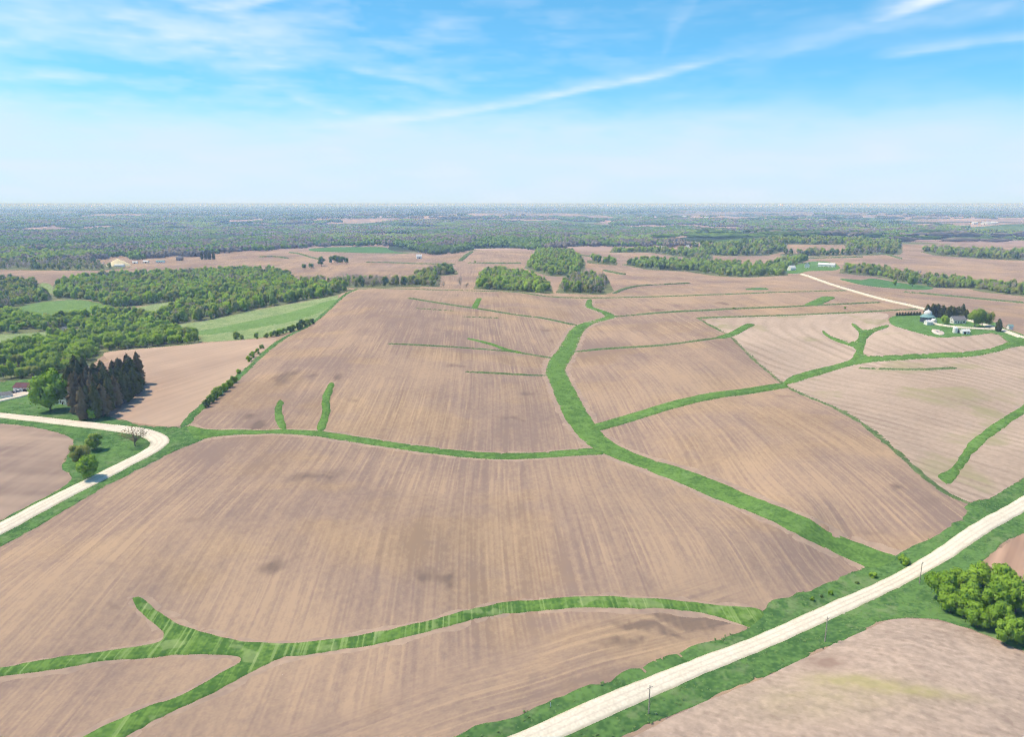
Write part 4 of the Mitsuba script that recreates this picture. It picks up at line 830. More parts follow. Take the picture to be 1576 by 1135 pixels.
def twigs(seed, limbs, sprays, fine):
    """A tree not yet in leaf: limbs and a thin cloud of twigs."""
    rng = np.random.default_rng(seed)
    tips = sphere_points(rng, limbs) * [.42, .42, .36] + [0, 0, .64]
    tips = tips[tips[:, 2] > .35]
    parts = []
    for q in tips:
        b = np.array([0, 0, rng.uniform(.18, .38)])
        m = b + (q - b) * .5 + rng.normal(size=3) * .03
        w = unit(np.cross(q - b, rng.normal(size=3))) * .014
        v = np.array([b - w * 1.6, b + w * 1.6, m - w, m + w, q])
        f = np.array([[0, 1, 3], [0, 3, 2], [2, 3, 4]])
        parts.append((v, f, np.repeat(unit(q - [0, 0, .5])[None], 5, 0)))
    k = rng.integers(0, len(tips), sprays)
    c = tips[k] + rng.normal(size=(sprays, 3)) * [.09, .09, .08]
    o = unit(c - [0, 0, .45])
    d = unit(o + rng.normal(size=c.shape) * .5)
    w = unit(np.cross(d, rng.normal(size=c.shape))) * fine * .32
    ln = (fine * rng.uniform(.8, 2.0, sprays))[:, None]
    v = np.stack([c - w, c + w, c + d * ln], 1).reshape(-1, 3)
    f = np.arange(3 * sprays).reshape(-1, 3)
    parts.append((v, f, np.repeat(o, 3, 0)))
    v, f, n = join(parts)
    v[:, 2] = np.clip(v[:, 2], .05, 1.02)
    return v, f, n
def trunk_mesh(seed, top=.62, r=.028, limbs=4):
    rng = np.random.default_rng(seed)
    def cone(p, q, r0, r1, s=6):
        d = unit((q - p)[None])[0]
        a = unit(np.cross(d, [.3, .8, .2])[None])[0]; b = np.cross(d, a)
        t = np.arange(s) * 2 * math.pi / s
        c = np.cos(t)[:, None] * a + np.sin(t)[:, None] * b
        k = np.arange(s)
        f = np.stack([k, (k + 1) % s, (k + 1) % s + s, k + s], 1)
        return np.vstack([p + c * r0, q + c * r1]), np.vstack([f[:, [0, 1, 2]], f[:, [0, 2, 3]]]), np.vstack([c, c])
    parts = [cone(np.array([0, 0, -.03]), np.array([rng.normal() * .01, rng.normal() * .01, top]), r, r * .45)]
    for k in range(limbs):
        a = rng.uniform(0, 6.28)
        z = rng.uniform(.2, .45)
        parts.append(cone(np.array([0, 0, z]), np.array([.25 * math.cos(a), .25 * math.sin(a), z + rng.uniform(.15, .3)]), r * .5, r * .2, 4))
    return join(parts)


SHAPES, NUMBER = {}, {}
def group(name, arrays, bsdf):
    """A shape kept once and set out many times."""
    key = f'{name}_{NUMBER.setdefault(id(arrays[0]), len(NUMBER))}_source_{bsdf}'
    if key not in SHAPES:
        SHAPES[key] = True
        scene[key] = {'type': 'shapegroup', 'one': shape_dict(*arrays, bsdf)}
    return key
BIG = [leafy(100 + k, 20, 3200, .030, core=.70, size=.78, up=.3) for k in range(4)]          # near trees
MID = [leafy(120 + k, 11, 640, .054, core=.76, size=.9, mass=ICO0, up=.45) for k in range(4)]            # trees of the middle distance
FAR = [leafy(140 + k, 6, 120, .105, base=.08, core=.90, mass=ICO0, up=.7) for k in range(4)]  # woods
SHRUB = [leafy(160 + k, 8, 700, .05, base=.02, spread=.36) for k in range(3)]
PINE = [conifer(180 + k, 22, 17) for k in range(4)]
SPIRE = [conifer(190 + k, 20, 12, True) for k in range(2)]
TWIG = [twigs(200 + k, 26, 750, .045) for k in range(3)]
TWIGFAR = [twigs(210 + k, 14, 130, .10) for k in range(3)]
TRUNK = trunk_mesh(5)
PINETRUNK = trunk_mesh(6, .95, .02, 0)


def place(x, y, h, w, rot, sink=.0):
    z = float(height(x, y)) - sink
    return T().translate([float(x), float(y), z]).rotate([0, 0, 1], float(rot)).scale([float(w), float(w), float(h)])
def inst(key, gid, tw):
    scene[key] = {'type': 'instance', 'to_world': tw, 'g': {'type': 'ref', 'id': gid}}
def tree(name, label, cat, arrays, bsdf, x, y, h, w, rot, grp=None, trunk=TRUNK):
    k = thing(name, label, cat, grp)
    tw = place(x, y, h, w, rot, .05)
    inst(k + '__crown', group(name + '_shape', arrays, bsdf), tw)
    if trunk is not None:
        inst(k + '__trunk', group('trunk' if trunk is TRUNK else 'stem', trunk, 'bark'), tw)
    return k


# ------------------------------------------------------------------ single trees of the survey
def ordinal(n): return ['first', 'second', 'third', 'fourth', 'fifth', 'sixth', 'seventh', 'eighth', 'ninth', 'tenth', 'eleventh', 'twelfth', 'thirteenth', 'fourteenth', 'fifteenth', 'sixteenth', 'seventeenth', 'eighteenth', 'nineteenth', 'twentieth', 'twenty-first', 'twenty-second', 'twenty-third', 'twenty-fourth', 'twenty-fifth', 'twenty-sixth', 'twenty-seventh', 'twenty-eighth', 'twenty-ninth', 'thirtieth', 'thirty-first', 'thirty-second', 'thirty-third', 'thirty-fourth', 'thirty-fifth', 'thirty-sixth'][n]
ONE = dict(maple='big round green tree in front of the left farmhouse', tri1='olive green small tree inside the road bend, in the middle of three', tri2='olive green small tree inside the road bend, farthest of three', tri3='bright green bushy tree inside the road bend, nearest of three',
           tri4='small leafless grey tree inside the bend of the left road', groveshrub='bright green bushy young tree at the front corner of the pine grove', v1='bright green shrub on the verge where the main waterway meets the road', v2='round green shrub on the verge just below the waterway outlet', v3='small green shrub on the right road verge, third from the outlet',
           v4='small green shrub on the right road verge, farthest from the outlet', v5='tiny dark bush on the right road verge between two small shrubs', v5b='tiny dark bush on the right road verge near the round shrub', farmsmall='small bright green tree between the round barn and the white house', farmbig='large bright green tree right of the white farmhouse', farmbig2='large green tree touching the biggest tree right of the white farmhouse',
           farmolive='dull olive tree at the right end of the farm trees', farmcon='lone dark conifer by the driveway end right of the farm', lone='lone dark tree left of the round clump in the far field', lonebush='small dark bush far left of the round clump in the far field', lonebush2='small dark bush next to the lone dark tree in the far field',
           farfarm='round green tree beside the far white gabled house', farfarm2='green tree at the left end of the far white farm', farfarm3='round green tree at the right end of the far white farm lawn', meadow1='small green tree standing in the far green meadow', meadow2='tall spreading green tree at the lower edge of the far meadow')
GROUPS = dict(corner=('bright green round crowned tree in the clump at lower right', 'trees of the lower right clump'), grove=('tall dark pine in the grove beside the left farm', 'pines of the left grove'), hedge=('green shrub of the hedgerow on the left field edge', 'hedgerow shrubs on the left field edge'),
              farmpine=('dark pine behind the white farmhouse', 'windbreak pines behind the farm'), windbreak=('small dark evergreen left of the round barn', 'low evergreen hedge left of the round barn'), roundclump=('dark green tree of the round clump in the far field', 'round far clump'),
              darkspruce=('blackish spruce of the far dark clump at left', 'far dark spruces'), crestline=('small tree standing just beyond the far edge of the field', 'small trees beyond the far field edge'), fieldbush=('tiny bush alone in a bare far field', 'tiny field bushes'))
KIND = dict(round=('leafy_tree', 'tree', BIG, 'leaf_bright'), broad=('leafy_tree', 'tree', BIG, 'leaf_mid'), olive=('leafy_tree', 'tree', MID, 'leaf_olive'), dark=('leafy_tree', 'tree', MID, 'leaf_deep'), shrub_tree=('leafy_tree', 'tree', BIG, 'leaf_mid'), bare=('bare_tree', 'tree', TWIG, 'leaf_grey'),
            pine=('pine_tree', 'pine tree', PINE, 'leaf_pine'), shrub=('shrub', 'shrub', SHRUB, 'leaf_mid'))
LOOK = dict(tri4='leaf_brown', maple='leaf_lush', tri1='leaf_olive', tri2='leaf_mid', tri3='leaf_lush', groveshrub='leaf_lush', v1='leaf_lush', v2='leaf_lush', v3='leaf_lush', v4='leaf_lush', farmsmall='leaf_bright', farmbig='leaf_mid', v5='leaf_deep', farmpine='leaf_pine')
ROW = {k: sorted([t for t in TREE if t[5] == k], key=lambda t: t[1]) for k in GROUPS}
n_leafy = 0
seen = {}
for t in TREE:
    kind, x, y, h, w, where = t
    name, cat, shapes, bsdf = KIND[kind]
    bsdf = LOOK.get(where, bsdf)
    q = RNG.integers(0, len(shapes))
    if where in ('corner',): bsdf = 'leaf_lush'
    if where == 'hedge': bsdf = ('leaf_mid', 'leaf_bright', 'leaf_deep')[RNG.integers(0, 3)]
    if where == 'grove' and RNG.random() < .4: bsdf = 'leaf_brown'
    grp = None
    if where in GROUPS:
        lab, grp = GROUPS[where]
        row = ROW[where]
        if where in ('corner', 'grove', 'hedge', 'farmpine', 'windbreak', 'roundclump', 'darkspruce', 'crestline') and t in row:
            if where in ('farmpine', 'windbreak', 'roundclump', 'darkspruce', 'crestline'): lab = f'{lab}, {ordinal(sorted(row, key=lambda r: r[1] / r[2]).index(t))} from its left end'
            else: lab = f'{lab}, {ordinal(row.index(t))} counted from the camera'
    else:
        seen[where] = seen.get(where, 0) + 1
        lab = ONE[where if seen[where] == 1 else where + 'b']
    arrays = shapes[q]
    if where == 'corner': h *= RNG.uniform(.8, 1.25)
    if where in ('farmbig', 'maple'): arrays = BIG[q % 4]
    tree(name, lab, cat, arrays, bsdf, x, y, h, w, RNG.uniform(0, 360), grp, None if name == 'shrub' else PINETRUNK if name == 'pine_tree' else TRUNK)
    n_leafy += name == 'leafy_tree'

# ------------------------------------------------------------------ woods: trees scattered over their ground; the nearest are single things, the rest stuff
HOLES = unary_union([Polygon(v).buffer(0) for v in HOLE.values()])
CLEAR = unary_union([ring('lawn_right'), ring('meadow_left'), ring('pasture_left'), ring('strip_a').buffer(-3), ring('strip_b').buffer(-2), ring('lawn_far').buffer(-6)] + [Point(SPOT[k]).buffer(44 if k == 'mound' else 24) for k in ('mound', 'w1', 'w2', 'w3', 'w4', 'd1', 'd2', 'd3', 'd4')] + [Point(SPOT['hut_wood']).buffer(10)])
PLACE = dict(left_mid='in the big wood beyond the left pastures', strip_mid='in the narrow wood between left meadows', crest_line='in the tree line beyond the far field', low_left_a='in the tree belt below the pasture', low_left_b='in the wood behind the left farm',
             low_left_c='at the far left edge above the pasture', clump_k1='in the left far clump', clump_k2='in the middle far clump', clump_k3='in the tall clump behind the middle clump', clump_k4='in the right far clump', strip_s1='in the tree belt left of the far white farm',
             strip_s3='in the tree strip above the far right meadow', farm_trees='by the far white farm')
MIX = dict(left_mid=(.28, .30, .16, .04, .22), strip_mid=(.25, .3, .2, .05, .2), crest_line=(.05, .12, .2, .03, .60), low_left_a=(.35, .40, .13, .07, .05), low_left_b=(.42, .42, .09, .05, .02), clump_k1=(.06, .28, .28, .04, .34), clump_k2=(.34, .26, .20, .02, .18), clump_k3=(.34, .36, .14, .06, .10), clump_k4=(.05, .18, .18, .08, .51),
           strip_s1=(.2, .45, .1, .2, .05), strip_s3=(.12, .3, .2, .08, .30), grey_edge=(.02, .12, .2, .06, .6), right_band=(.12, .3, .15, .15, .28), right_band_b=(.1, .25, .15, .15, .35), strip_s4=(.1, .3, .15, .1, .35), low_left_c=(.1, .2, .2, .2, .3))
HUE = ('leaf_bright', 'leaf_mid', 'leaf_olive', 'leaf_deep', 'leaf_grey')
SAY = dict(leaf_bright='bright green tree', leaf_mid='mid green tree', leaf_olive='olive tinged tree', leaf_deep='dark green tree', leaf_grey='greyish leafless tree')
cand = []
for wk, outline in WOOD.items():
    poly = Polygon(outline).buffer(0).difference(HOLES).difference(CLEAR)
    if wk == 'big': continue
    x0, y0, x1, y1 = poly.bounds
    far = math.hypot((x0 + x1) / 2, (y0 + y1) / 2)
    step = 7.4 if far < 1300 else 9.5 if far < 1700 else 11.5
    cx, cy = np.meshgrid(np.arange(x0, x1 + step, step), np.arange(y0, y1 + step, step))
    c = np.stack([cx.ravel(), cy.ravel()], 1) + RNG.uniform(-.46, .46, (cx.size, 2)) * step
    edge = RNG.uniform(-3, 2, len(c))
    c = c[shapely.contains_xy(poly, c[:, 0], c[:, 1])]
    c = c[fbm(np.column_stack([c / 19.0, np.zeros(len(c))]), 3, 61) > .385]
    if wk in ('crest_line', 'strip_s0'): c = c[RNG.random(len(c)) < .5]
    m = np.cumsum(MIX.get(wk, (.22, .36, .14, .10, .18)))
    u = .68 * RNG.random(len(c)) + .32 * np.clip((fbm(np.column_stack([c / 38.0, np.zeros(len(c))]), 3, 17) - .5) * 2.6 + .5, 0, .999)
    hue = np.minimum(np.searchsorted(m, u), 4)
    hs = RNG.uniform(8.5, 16.5, len(c)) * (1.0 if wk not in ('low_left_b', 'low_left_a') else .82)
    ws = RNG.uniform(6.5, 11.5, len(c)) * (1.0 if wk not in ('low_left_b', 'low_left_a') else .9)
    if wk in ('strip_s4', 'strip_s5', 'right_band', 'right_band_b'): hs *= 1.15; ws *= 1.3
    zz = height(c[:, 0], c[:, 1])
    for q, hu, h, w, z in zip(c, hue, hs, ws, zz): cand.append((math.hypot(q[0], q[1]), wk, q[0], q[1], float(z), HUE[hu], h * (.9 if hu == 4 else 1), w * (.8 if hu == 4 else 1)))
cand.sort(key=lambda q: q[0])
AZ = {k: np.quantile([math.atan2(q[2], q[3]) for q in cand if q[1] == k], [.33, .67]) for k in PLACE}
DI = {k: np.quantile([q[0] for q in cand if q[1] == k], [.2, .6]) for k in PLACE}
def corner(wk, x, y, d):
    a = math.atan2(x, y)
    side = 'left part' if a < AZ[wk][0] else 'right part' if a > AZ[wk][1] else 'middle'
    return ('front edge, ' if d < DI[wk][0] else 'front half, ' if d < DI[wk][1] else 'back, ') + side
n_bare, n_stuff = 0, 0
for d, wk, x, y, z, hue, h, w in cand:
    bare = hue == 'leaf_grey'
    rot = RNG.uniform(0, 360)
    tw = T().translate([x, y, z - .3]).rotate([0, 0, 1], rot).scale([w, w, h])
    single = wk in PLACE and (n_bare < 110 if bare else n_leafy < 296)
    near = d < 760
    sh = (TWIG if near else TWIGFAR) if bare else (MID if near else FAR)
    q = int(RNG.integers(0, len(sh)))
    src = group(('twigs' if bare else 'crown') + ('_near' if near else '_far') + f'_{q}', sh[q], hue)
    if single:
        k = thing('bare_tree' if bare else 'leafy_tree', f'{SAY[hue]} {PLACE[wk]}, {corner(wk, x, y, d)}', 'tree', f'{SAY[hue]}s {PLACE[wk]}, {corner(wk, x, y, d)}')
        inst(k + '__crown', src, tw)
        inst(k + '__trunk', group('trunk', TRUNK, 'bark'), tw)
        if bare: n_bare += 1
        else: n_leafy += 1
    else:
        inst(f'woodland__{n_stuff:05d}', src, tw)
        n_stuff += 1
labels['woodland'] = {'label': 'belts and blocks of mixed green and grey woodland beyond the fields', 'category': 'woodland', 'kind': 'stuff'}

# the great wooded valley, and groves all the way to the horizon: clumps of crowns set out as one stuff
def clump(seed, n, size, spread, wide=1.0):
    rng = np.random.default_rng(seed)
    parts = []
    for k in range(n):
        c = np.array([rng.uniform(-.5, .5) * spread * wide, rng.uniform(-.5, .5) * spread, 0])
        h = rng.uniform(10, 15.5); w = size * rng.uniform(.75, 1.3)
        v = ICO1.vertices * (1 + .22 * rng.normal(size=(len(ICO1.vertices), 1)))
        keep = ICO1.faces
        parts.append((c + v * [w / 2, w / 2, h * .42] + [0, 0, h * .60], np.array(keep), unit(v + [0, 0, .15])))
        for j in range(4):
            d = unit(rng.normal(size=3) + [0, 0, .5])
            pv, pf, pn = cards((c + d * [w / 2, w / 2, h * .44] * 1.0 + [0, 0, h * .6])[None], d[None], w * .2, rng)
            parts.append((pv, pf, pn))
    return join(parts)
CL = [clump(300 + k, 12, 10.5, 38) for k in range(3)]
ROWS = [clump(320 + k, 14, 14, 40, 4.0) for k in range(3)]
big = Polygon(WOOD['big']).buffer(0).difference(HOLES).difference(CLEAR)
x0, y0, x1, y1 = big.bounds
x0, x1 = max(x0, -5200), min(x1, 5200)
pts = []
y = y0
while y < y1:
    s = 34 if y < 2600 else 46 if y < 4200 else 70
    x = x0
    while x < x1:
        if abs(x) < .86 * y + 300: pts.append((x + RNG.uniform(-.4, .4) * s, y + RNG.uniform(-.4, .4) * s, s))
        x += s
    y += s
pts = np.array(pts)
pts = pts[shapely.contains_xy(big, pts[:, 0], pts[:, 1])]
n3 = np.column_stack([pts[:, :2] / 420.0, np.zeros(len(pts))])
stand = np.clip((fbm(n3, 4, 31) - .5) * 2.7 + .5, 0, .999)
glade = fbm(np.column_stack([pts[:, 0] / 520.0, pts[:, 1] / 800.0, np.zeros(len(pts))]), 3, 41)
zz = height(pts[:, 0], pts[:, 1])
HUES2 = ('leaf_deep', 'leaf_woodgreen', 'leaf_woodgreen', 'leaf_woodgrey', 'leaf_woodgreen', 'leaf_woodgrey', 'leaf_mid')
n_far = 0
for (x, y, s), u, gl, z in zip(pts, stand, glade, zz):
    if y > 2800 and gl > .66 - .00003 * (y - 2800) - (.06 if x > .1 * y else 0): continue
    hue = HUES2[int(min(.999, .84 * u + .16 * RNG.random()) * 7)]
    k = s / 36
    inst(f'forest__{n_far:05d}', group(f'clump_{n_far % 3}', CL[n_far % 3], hue),
         T().translate([float(x), float(y), float(z) - .5]).rotate([0, 0, 1], float(RNG.uniform(0, 360))).scale([k, k, 1.0 if k < 1.5 else 1.15]))
    n_far += 1
for m in range(5200):
    y = 2100 * (14 ** (RNG.random() ** .8))
    x = RNG.uniform(-.80, .80) * y
    if big.contains(Point(x, y)) or (y < 4200 and x < .25 * y): continue
    if y < 9000 and RNG.random() < (.72 if x > .08 * y else .3): continue
    if fbm(np.array([[x / 1400, y / 3200, 0]]), 3, 71)[0] < (.48 if x > .1 * y else .42): continue
    z = float(height(x, y))
    hue = ('leaf_deep', 'leaf_woodgreen', 'leaf_woodgrey', 'leaf_deep')[int(RNG.integers(0, 4))]
    k = RNG.uniform(.6, 1.3) * (1 + y / 15000)
    inst(f'forest__{n_far:05d}', group(f'row_{n_far % 3}', ROWS[n_far % 3], hue), T().translate([float(x), float(y), z - .5]).rotate([0, 0, 1], float(RNG.choice([-14, -14, 76]) + RNG.uniform(-10, 10))).scale([k * RNG.uniform(.6, 4.5), k * .8, k * RNG.uniform(.7, 1.0)]))
    n_far += 1
labels['forest'] = {'label': 'wide hazy green forest filling the valley up to the horizon', 'category': 'forest', 'kind': 'stuff'}
print("woods", len(cand), n_stuff, n_far, n_leafy, n_bare)

# rank weeds on the verges
vz = unary_union([ring('verge_upper'), ring('verge_lower'), ring('verge_left')]).difference(LineString(ROAD_RIGHT).buffer(ROAD_W / 2 + .8)).difference(LineString(LINE['road_left'][1]).buffer(LINE['road_left'][0] / 2 + .8))
x0, y0, x1, y1 = vz.bounds
c = RNG.uniform([max(x0, -420), 60], [min(x1, 300), min(y1, 460)], (170000, 2))
c = c[shapely.contains_xy(vz, c[:, 0], c[:, 1])]
d = fbm(np.column_stack([c / 6.0, np.zeros(len(c))]), 3, 51)
c = c[(d > .5) & (RNG.random(len(c)) < .6)][:5000]
z = height(c[:, 0], c[:, 1])
hh = RNG.uniform(.2, .55, len(c)) * (1 + .8 * (RNG.random(len(c)) > .93))
pc = np.column_stack([c, z + hh * .45 + .1])
parts = []
for k in range(3):
    dd = unit(RNG.normal(size=pc.shape) + [0, 0, .8])
    parts.append(cards(pc + dd * hh[:, None] * .3, dd, .34, RNG))
wv, wf, wn = join(parts)
scene['verge_weeds'] = shape_dict(wv, wf, unit(wn * .25 + [0, 0, 1]), 'leaf_weed')
labels['verge_weeds'] = {'label': 'rank green weeds growing on the road verges', 'category': 'weeds', 'kind': 'stuff'}


# ------------------------------------------------------------------ buildings
def box(sx, sy, sz, c):
    return trimesh.creation.box((sx, sy, sz), T4(c))
def T4(c):
    m = np.eye(4); m[:3, 3] = c
    return m
class Local:
    """Places parts of a building at its spot, turned by rot degrees."""
    def __init__(s, key, x, y, rot, lift=.1):
        a = math.radians(rot)
        s.key, s.m = key, np.eye(4)
        s.m[:2, :2] = [[math.cos(a), -math.sin(a)], [math.sin(a), math.cos(a)]]
        s.m[:3, 3] = [x, y, float(height(x, y)) + lift]
    def add(s, name, mesh, bsdf, under=None, smooth=False):
        mesh = mesh.copy(); mesh.apply_transform(s.m)
        return part(under or s.key, name, mesh, bsdf, smooth)
def gable(L, W, H, R, over=.35, th=.18):
    """(walls with gables, roof) of a house L along x, W along y, wall height H, roof rise R."""
    prof = Polygon([(-W / 2, -.6), (W / 2, -.6), (W / 2, H), (0, H + R), (-W / 2, H)])
    wall = trimesh.creation.extrude_polygon(prof, L, engine='earcut')
    wall.apply_transform(np.array([[0, 0, 1, -L / 2], [1, 0, 0, 0], [0, 1, 0, 0], [0, 0, 0, 1.0]]))
    k = R / (W / 2)
    o = W / 2 + over
    rp = Polygon([(-o, H - k * over + .03), (0, H + R + .03), (o, H - k * over + .03), (o, H - k * over + .03 + th), (0, H + R + .03 + th * 1.2), (-o, H - k * over + .03 + th)])
    roof = trimesh.creation.extrude_polygon(rp, L + 2 * over, engine='earcut')
    roof.apply_transform(np.array([[0, 0, 1, -L / 2 - over], [1, 0, 0, 0], [0, 1, 0, 0], [0, 0, 0, 1.0]]))
    return wall, roof
def house(name, label, cat, xy, rot, L, W, H, R, wall, roof, wins=(), doors=(), chimney=None, group=None):
    """wins, doors: (side, along, up, wide, tall[, bsdf]); side f/b are the long walls, l/r the ends."""
    k = thing(name, label, cat, group)
    b = Local(k, *xy, rot)
    w, r = gable(L, W, H, R)
    b.add('wall', w, wall)
    rk = b.add('roof', r, roof)
    def on(side, along, up, wide, tall, out):
        t = .06
        if side in 'fb':
            s = -1 if side == 'f' else 1
            return box(wide, t, tall, (along, s * (W / 2 + out), up + tall / 2))
        s = -1 if side == 'l' else 1
        return box(t, wide, tall, (s * (L / 2 + out), along, up + tall / 2))
    for s, a, u, wd, tl in wins:
        fr = b.add('window', on(s, a, u - .08, wd + .2, tl + .2, .02), 'white_siding' if wall != 'white_siding' else 'pale_roof')
        b.add('pane', on(s, a, u, wd, tl, .05), 'window_glass', fr)
    for s, a, u, wd, tl, m in doors:
        b.add('door', on(s, a, u, wd, tl, .03), m)
    if chimney: b.add('chimney', box(.7, .7, 2.2, (chimney, .3, H + R * .9)), 'brown_wall', rk)
    return b


# left farm
house('farm_building', 'long white farm building with maroon roof at the left edge', 'farm building', SPOT['white_barn_left'], -4, 11.5, 7, 3.2, 1.9, 'white_siding', 'maroon_roof', [('f', -3.6, 1.1, 1.2, 1.0), ('f', 4.3, 1.1, 1.0, 1.0)], [('f', 1.6, 0, 2.8, 2.5, 'dark_opening'), ('f', -1.0, 0, 1.0, 2.1, 'pale_roof')])
house('farmhouse', 'pale farmhouse with grey roof tucked between the big tree and the pines', 'house', SPOT['house_left'], 62, 9.5, 7.5, 4.6, 2.4, 'blue_shade_wall', 'grey_roof', [('l', -1.6, 1.0, 1.0, 1.5), ('l', 1.6, 1.0, 1.0, 1.5), ('l', 0, 3.9, .9, 1.2), ('b', -2, 1.0, 1.0, 1.5), ('b', 2, 1.0, 1.0, 1.5)], [('l', 0, 0, 1.0, 2.1, 'dark_opening')], 1.5)
house('shed', 'small white shed at the left edge beside the parked car', 'shed', (SPOT['shed_left'][0] - 1.5, SPOT['shed_left'][1] + 1), 20, 5, 4, 2.4, 1.2, 'white_siding', 'grey_roof', [], [('f', 0, 0, 2.2, 1.9, 'pale_roof')])


def car(label, xy, rot, body):
    k = thing('parked_car', label, 'car')
    b = Local(k, *xy, rot, .5)
    low = trimesh.creation.box((4.5, 1.8, .62), T4((0, 0, .62)))
    v = low.vertices; v[v[:, 2] > .6, 1] *= .94; low.vertices = v
    b.add('body', low, body)
    cab = trimesh.creation.box((2.5, 1.66, .62), T4((-.2, 0, 1.24)))
    v = cab.vertices; top = v[:, 2] > 1.24; v[top, 0] = -.2 + (v[top, 0] + .2) * .66; v[top, 1] *= .86; cab.vertices = v
    b.add('cabin', cab, 'window_glass')
    b.add('roof', trimesh.creation.box((1.66, 1.44, .05), T4((-.2, 0, 1.578))), body)
    for sx in (-1.4, 1.4):
        for sy in (-.86, .86):
            w = trimesh.creation.cylinder(.33, .22, sections=16)
            w.apply_transform(np.array([[1, 0, 0, sx], [0, 0, -1, sy], [0, 1, 0, .33], [0, 0, 0, 1.0]]))
            b.add('wheel', w, 'tyre')
    for sy in (-.6, .6): b.add('headlight', box(.05, .3, .16, (2.265, sy, .72)), 'pale_roof')
car('dark blue car parked on the gravel yard of the left farm', (SPOT['car_left'][0] - .5, SPOT['car_left'][1] + .5), 25, 'car_dark')
car('pale grey car parked on the gravel yard of the left farm', (SPOT['car_left2'][0] + 2.4, SPOT['car_left2'][1] - .5), 70, 'car_pale')

# right farm: the round barn
def lathe(profile, n):
    return trimesh.creation.revolve(np.array(profile), sections=n)
k = thing('round_barn', 'dark round barn with teal roof skirt and white domed top', 'barn')
b = Local(k, *SPOT['round_barn'], 10)
b.add('wall', lathe([(0, -.8), (5.4, -.8), (5.4, 4.6), (0, 4.6)], 16), 'dark_wall')
rk = b.add('roof', lathe([(3.0, 6.7), (5.95, 4.35), (5.95, 4.55), (3.0, 6.95)], 16), 'teal_roof')
b.add('band', lathe([(0, 4.0), (2.95, 4.0), (2.95, 7.9), (0, 7.9)], 16), 'white_siding', rk)
b.add('dome', lathe([(0, 7.7), (3.1, 7.72), (3.02, 8.2), (2.6, 9.0), (1.7, 9.75), (.7, 10.2), (.35, 10.3), (.35, 10.9), (0, 11.1)], 24), 'pale_roof', rk, smooth=30)
for a in (-60, -100, -140):
    t = math.radians(a)
    m = box(1.1, .1, 1.2, (0, 0, 0)); r = np.eye(4); r[:2, :2] = [[math.cos(t + math.pi / 2), -math.sin(t + math.pi / 2)], [math.sin(t + math.pi / 2), math.cos(t + math.pi / 2)]]; r[:3, 3] = [5.38 * math.cos(t), 5.38 * math.sin(t), 3.0]
    m.apply_transform(r); b.add('window', m, 'window_glass')
house('shed', 'white shed standing against the round barn', 'shed', SPOT['shed_a'], 5, 5.2, 4.2, 2.6, 1.3, 'white_siding', 'pale_roof', [('f', 1.4, 1, .8, .8)], [('f', -.8, 0, 1.6, 2.0, 'pale_roof')])
house('shed', 'narrow tall white shed right of the round barn', 'shed', SPOT['shed_b'], 95, 3.2, 2.6, 3.0, .9, 'white_siding', 'pale_roof', [('r', 0, 1.2, .7, .8)])
house('farmhouse', 'white farmhouse with grey gabled roof beside the round barn', 'house', (SPOT['house_right'][0], SPOT['house_right'][1] + 3), 4, 11, 7.0, 3.4, 2.6, 'white_siding', 'grey_roof', [('f', -3.6, 1.0, 1.0, 1.3), ('f', -1.3, 1.0, 1.0, 1.3), ('f', 3.4, 1.0, 1.4, 1.3), ('l', -1.4, 1.0, .9, 1.3), ('l', 1.4, 1.0, .9, 1.3), ('l', 0, 3.6, .8, 1.0)], [('f', 1.0, 0, 1.0, 2.1, 'dark_opening')], 2.0)
k = thing('grain_bin', 'round white steel grain bin with conical top below the farmhouse', 'grain bin')
b = Local(k, *SPOT['bin'], 0)
b.add('wall', lathe([(0, -.4), (1.75, -.4), (1.75, 1.2), (1.80, 1.25), (1.75, 1.3), (1.75, 2.4), (1.80, 2.45), (1.75, 2.5), (1.75, 4.0), (0, 4.0)], 24), 'white_siding', smooth=30)
b.add('roof', lathe([(0, 3.9), (1.95, 3.95), (1.95, 4.05), (.35, 5.3), (.35, 5.6), (0, 5.65)], 24), 'pale_roof', smooth=30)
house('shed', 'white low shed to the right of the grain bin', 'shed', SPOT['shed_c'], 6, 6.2, 4.2, 2.3, 1.2, 'white_siding', 'pale_roof', [('f', 1.6, 1.0, .9, .7)], [('f', -1.2, 0, 1.8, 1.9, 'dark_opening')])
house('shed', 'small dark shed squeezed between the grain bin and the white low shed', 'shed', SPOT['dark_box'], 6, 1.9, 2.4, 2.0, .7, 'dark_wall', 'grey_roof')
k = thing('livestock_trough', 'dark trough standing on the bare gravel patch', 'trough')
b = Local(k, *SPOT['tank_pad'], 15, .6)
b.add('tank', lathe([(1.55, .1), (1.6, .1), (1.6, .75), (1.5, .75), (1.5, .2), (0, .2), (0, .1)], 20), 'steel'); b.add('water', lathe([(0, .62), (1.49, .62), (1.49, .6), (0, .6)], 20), 'dark_opening')
house('shed', 'pale green roofed hut by the far road at the right edge', 'shed', SPOT['hut_right'], 0, 3.4, 3.0, 2.4, 1.2, 'white_siding', 'teal_roof', [], [('f', 0, 0, 1.0, 1.9, 'pale_roof')])

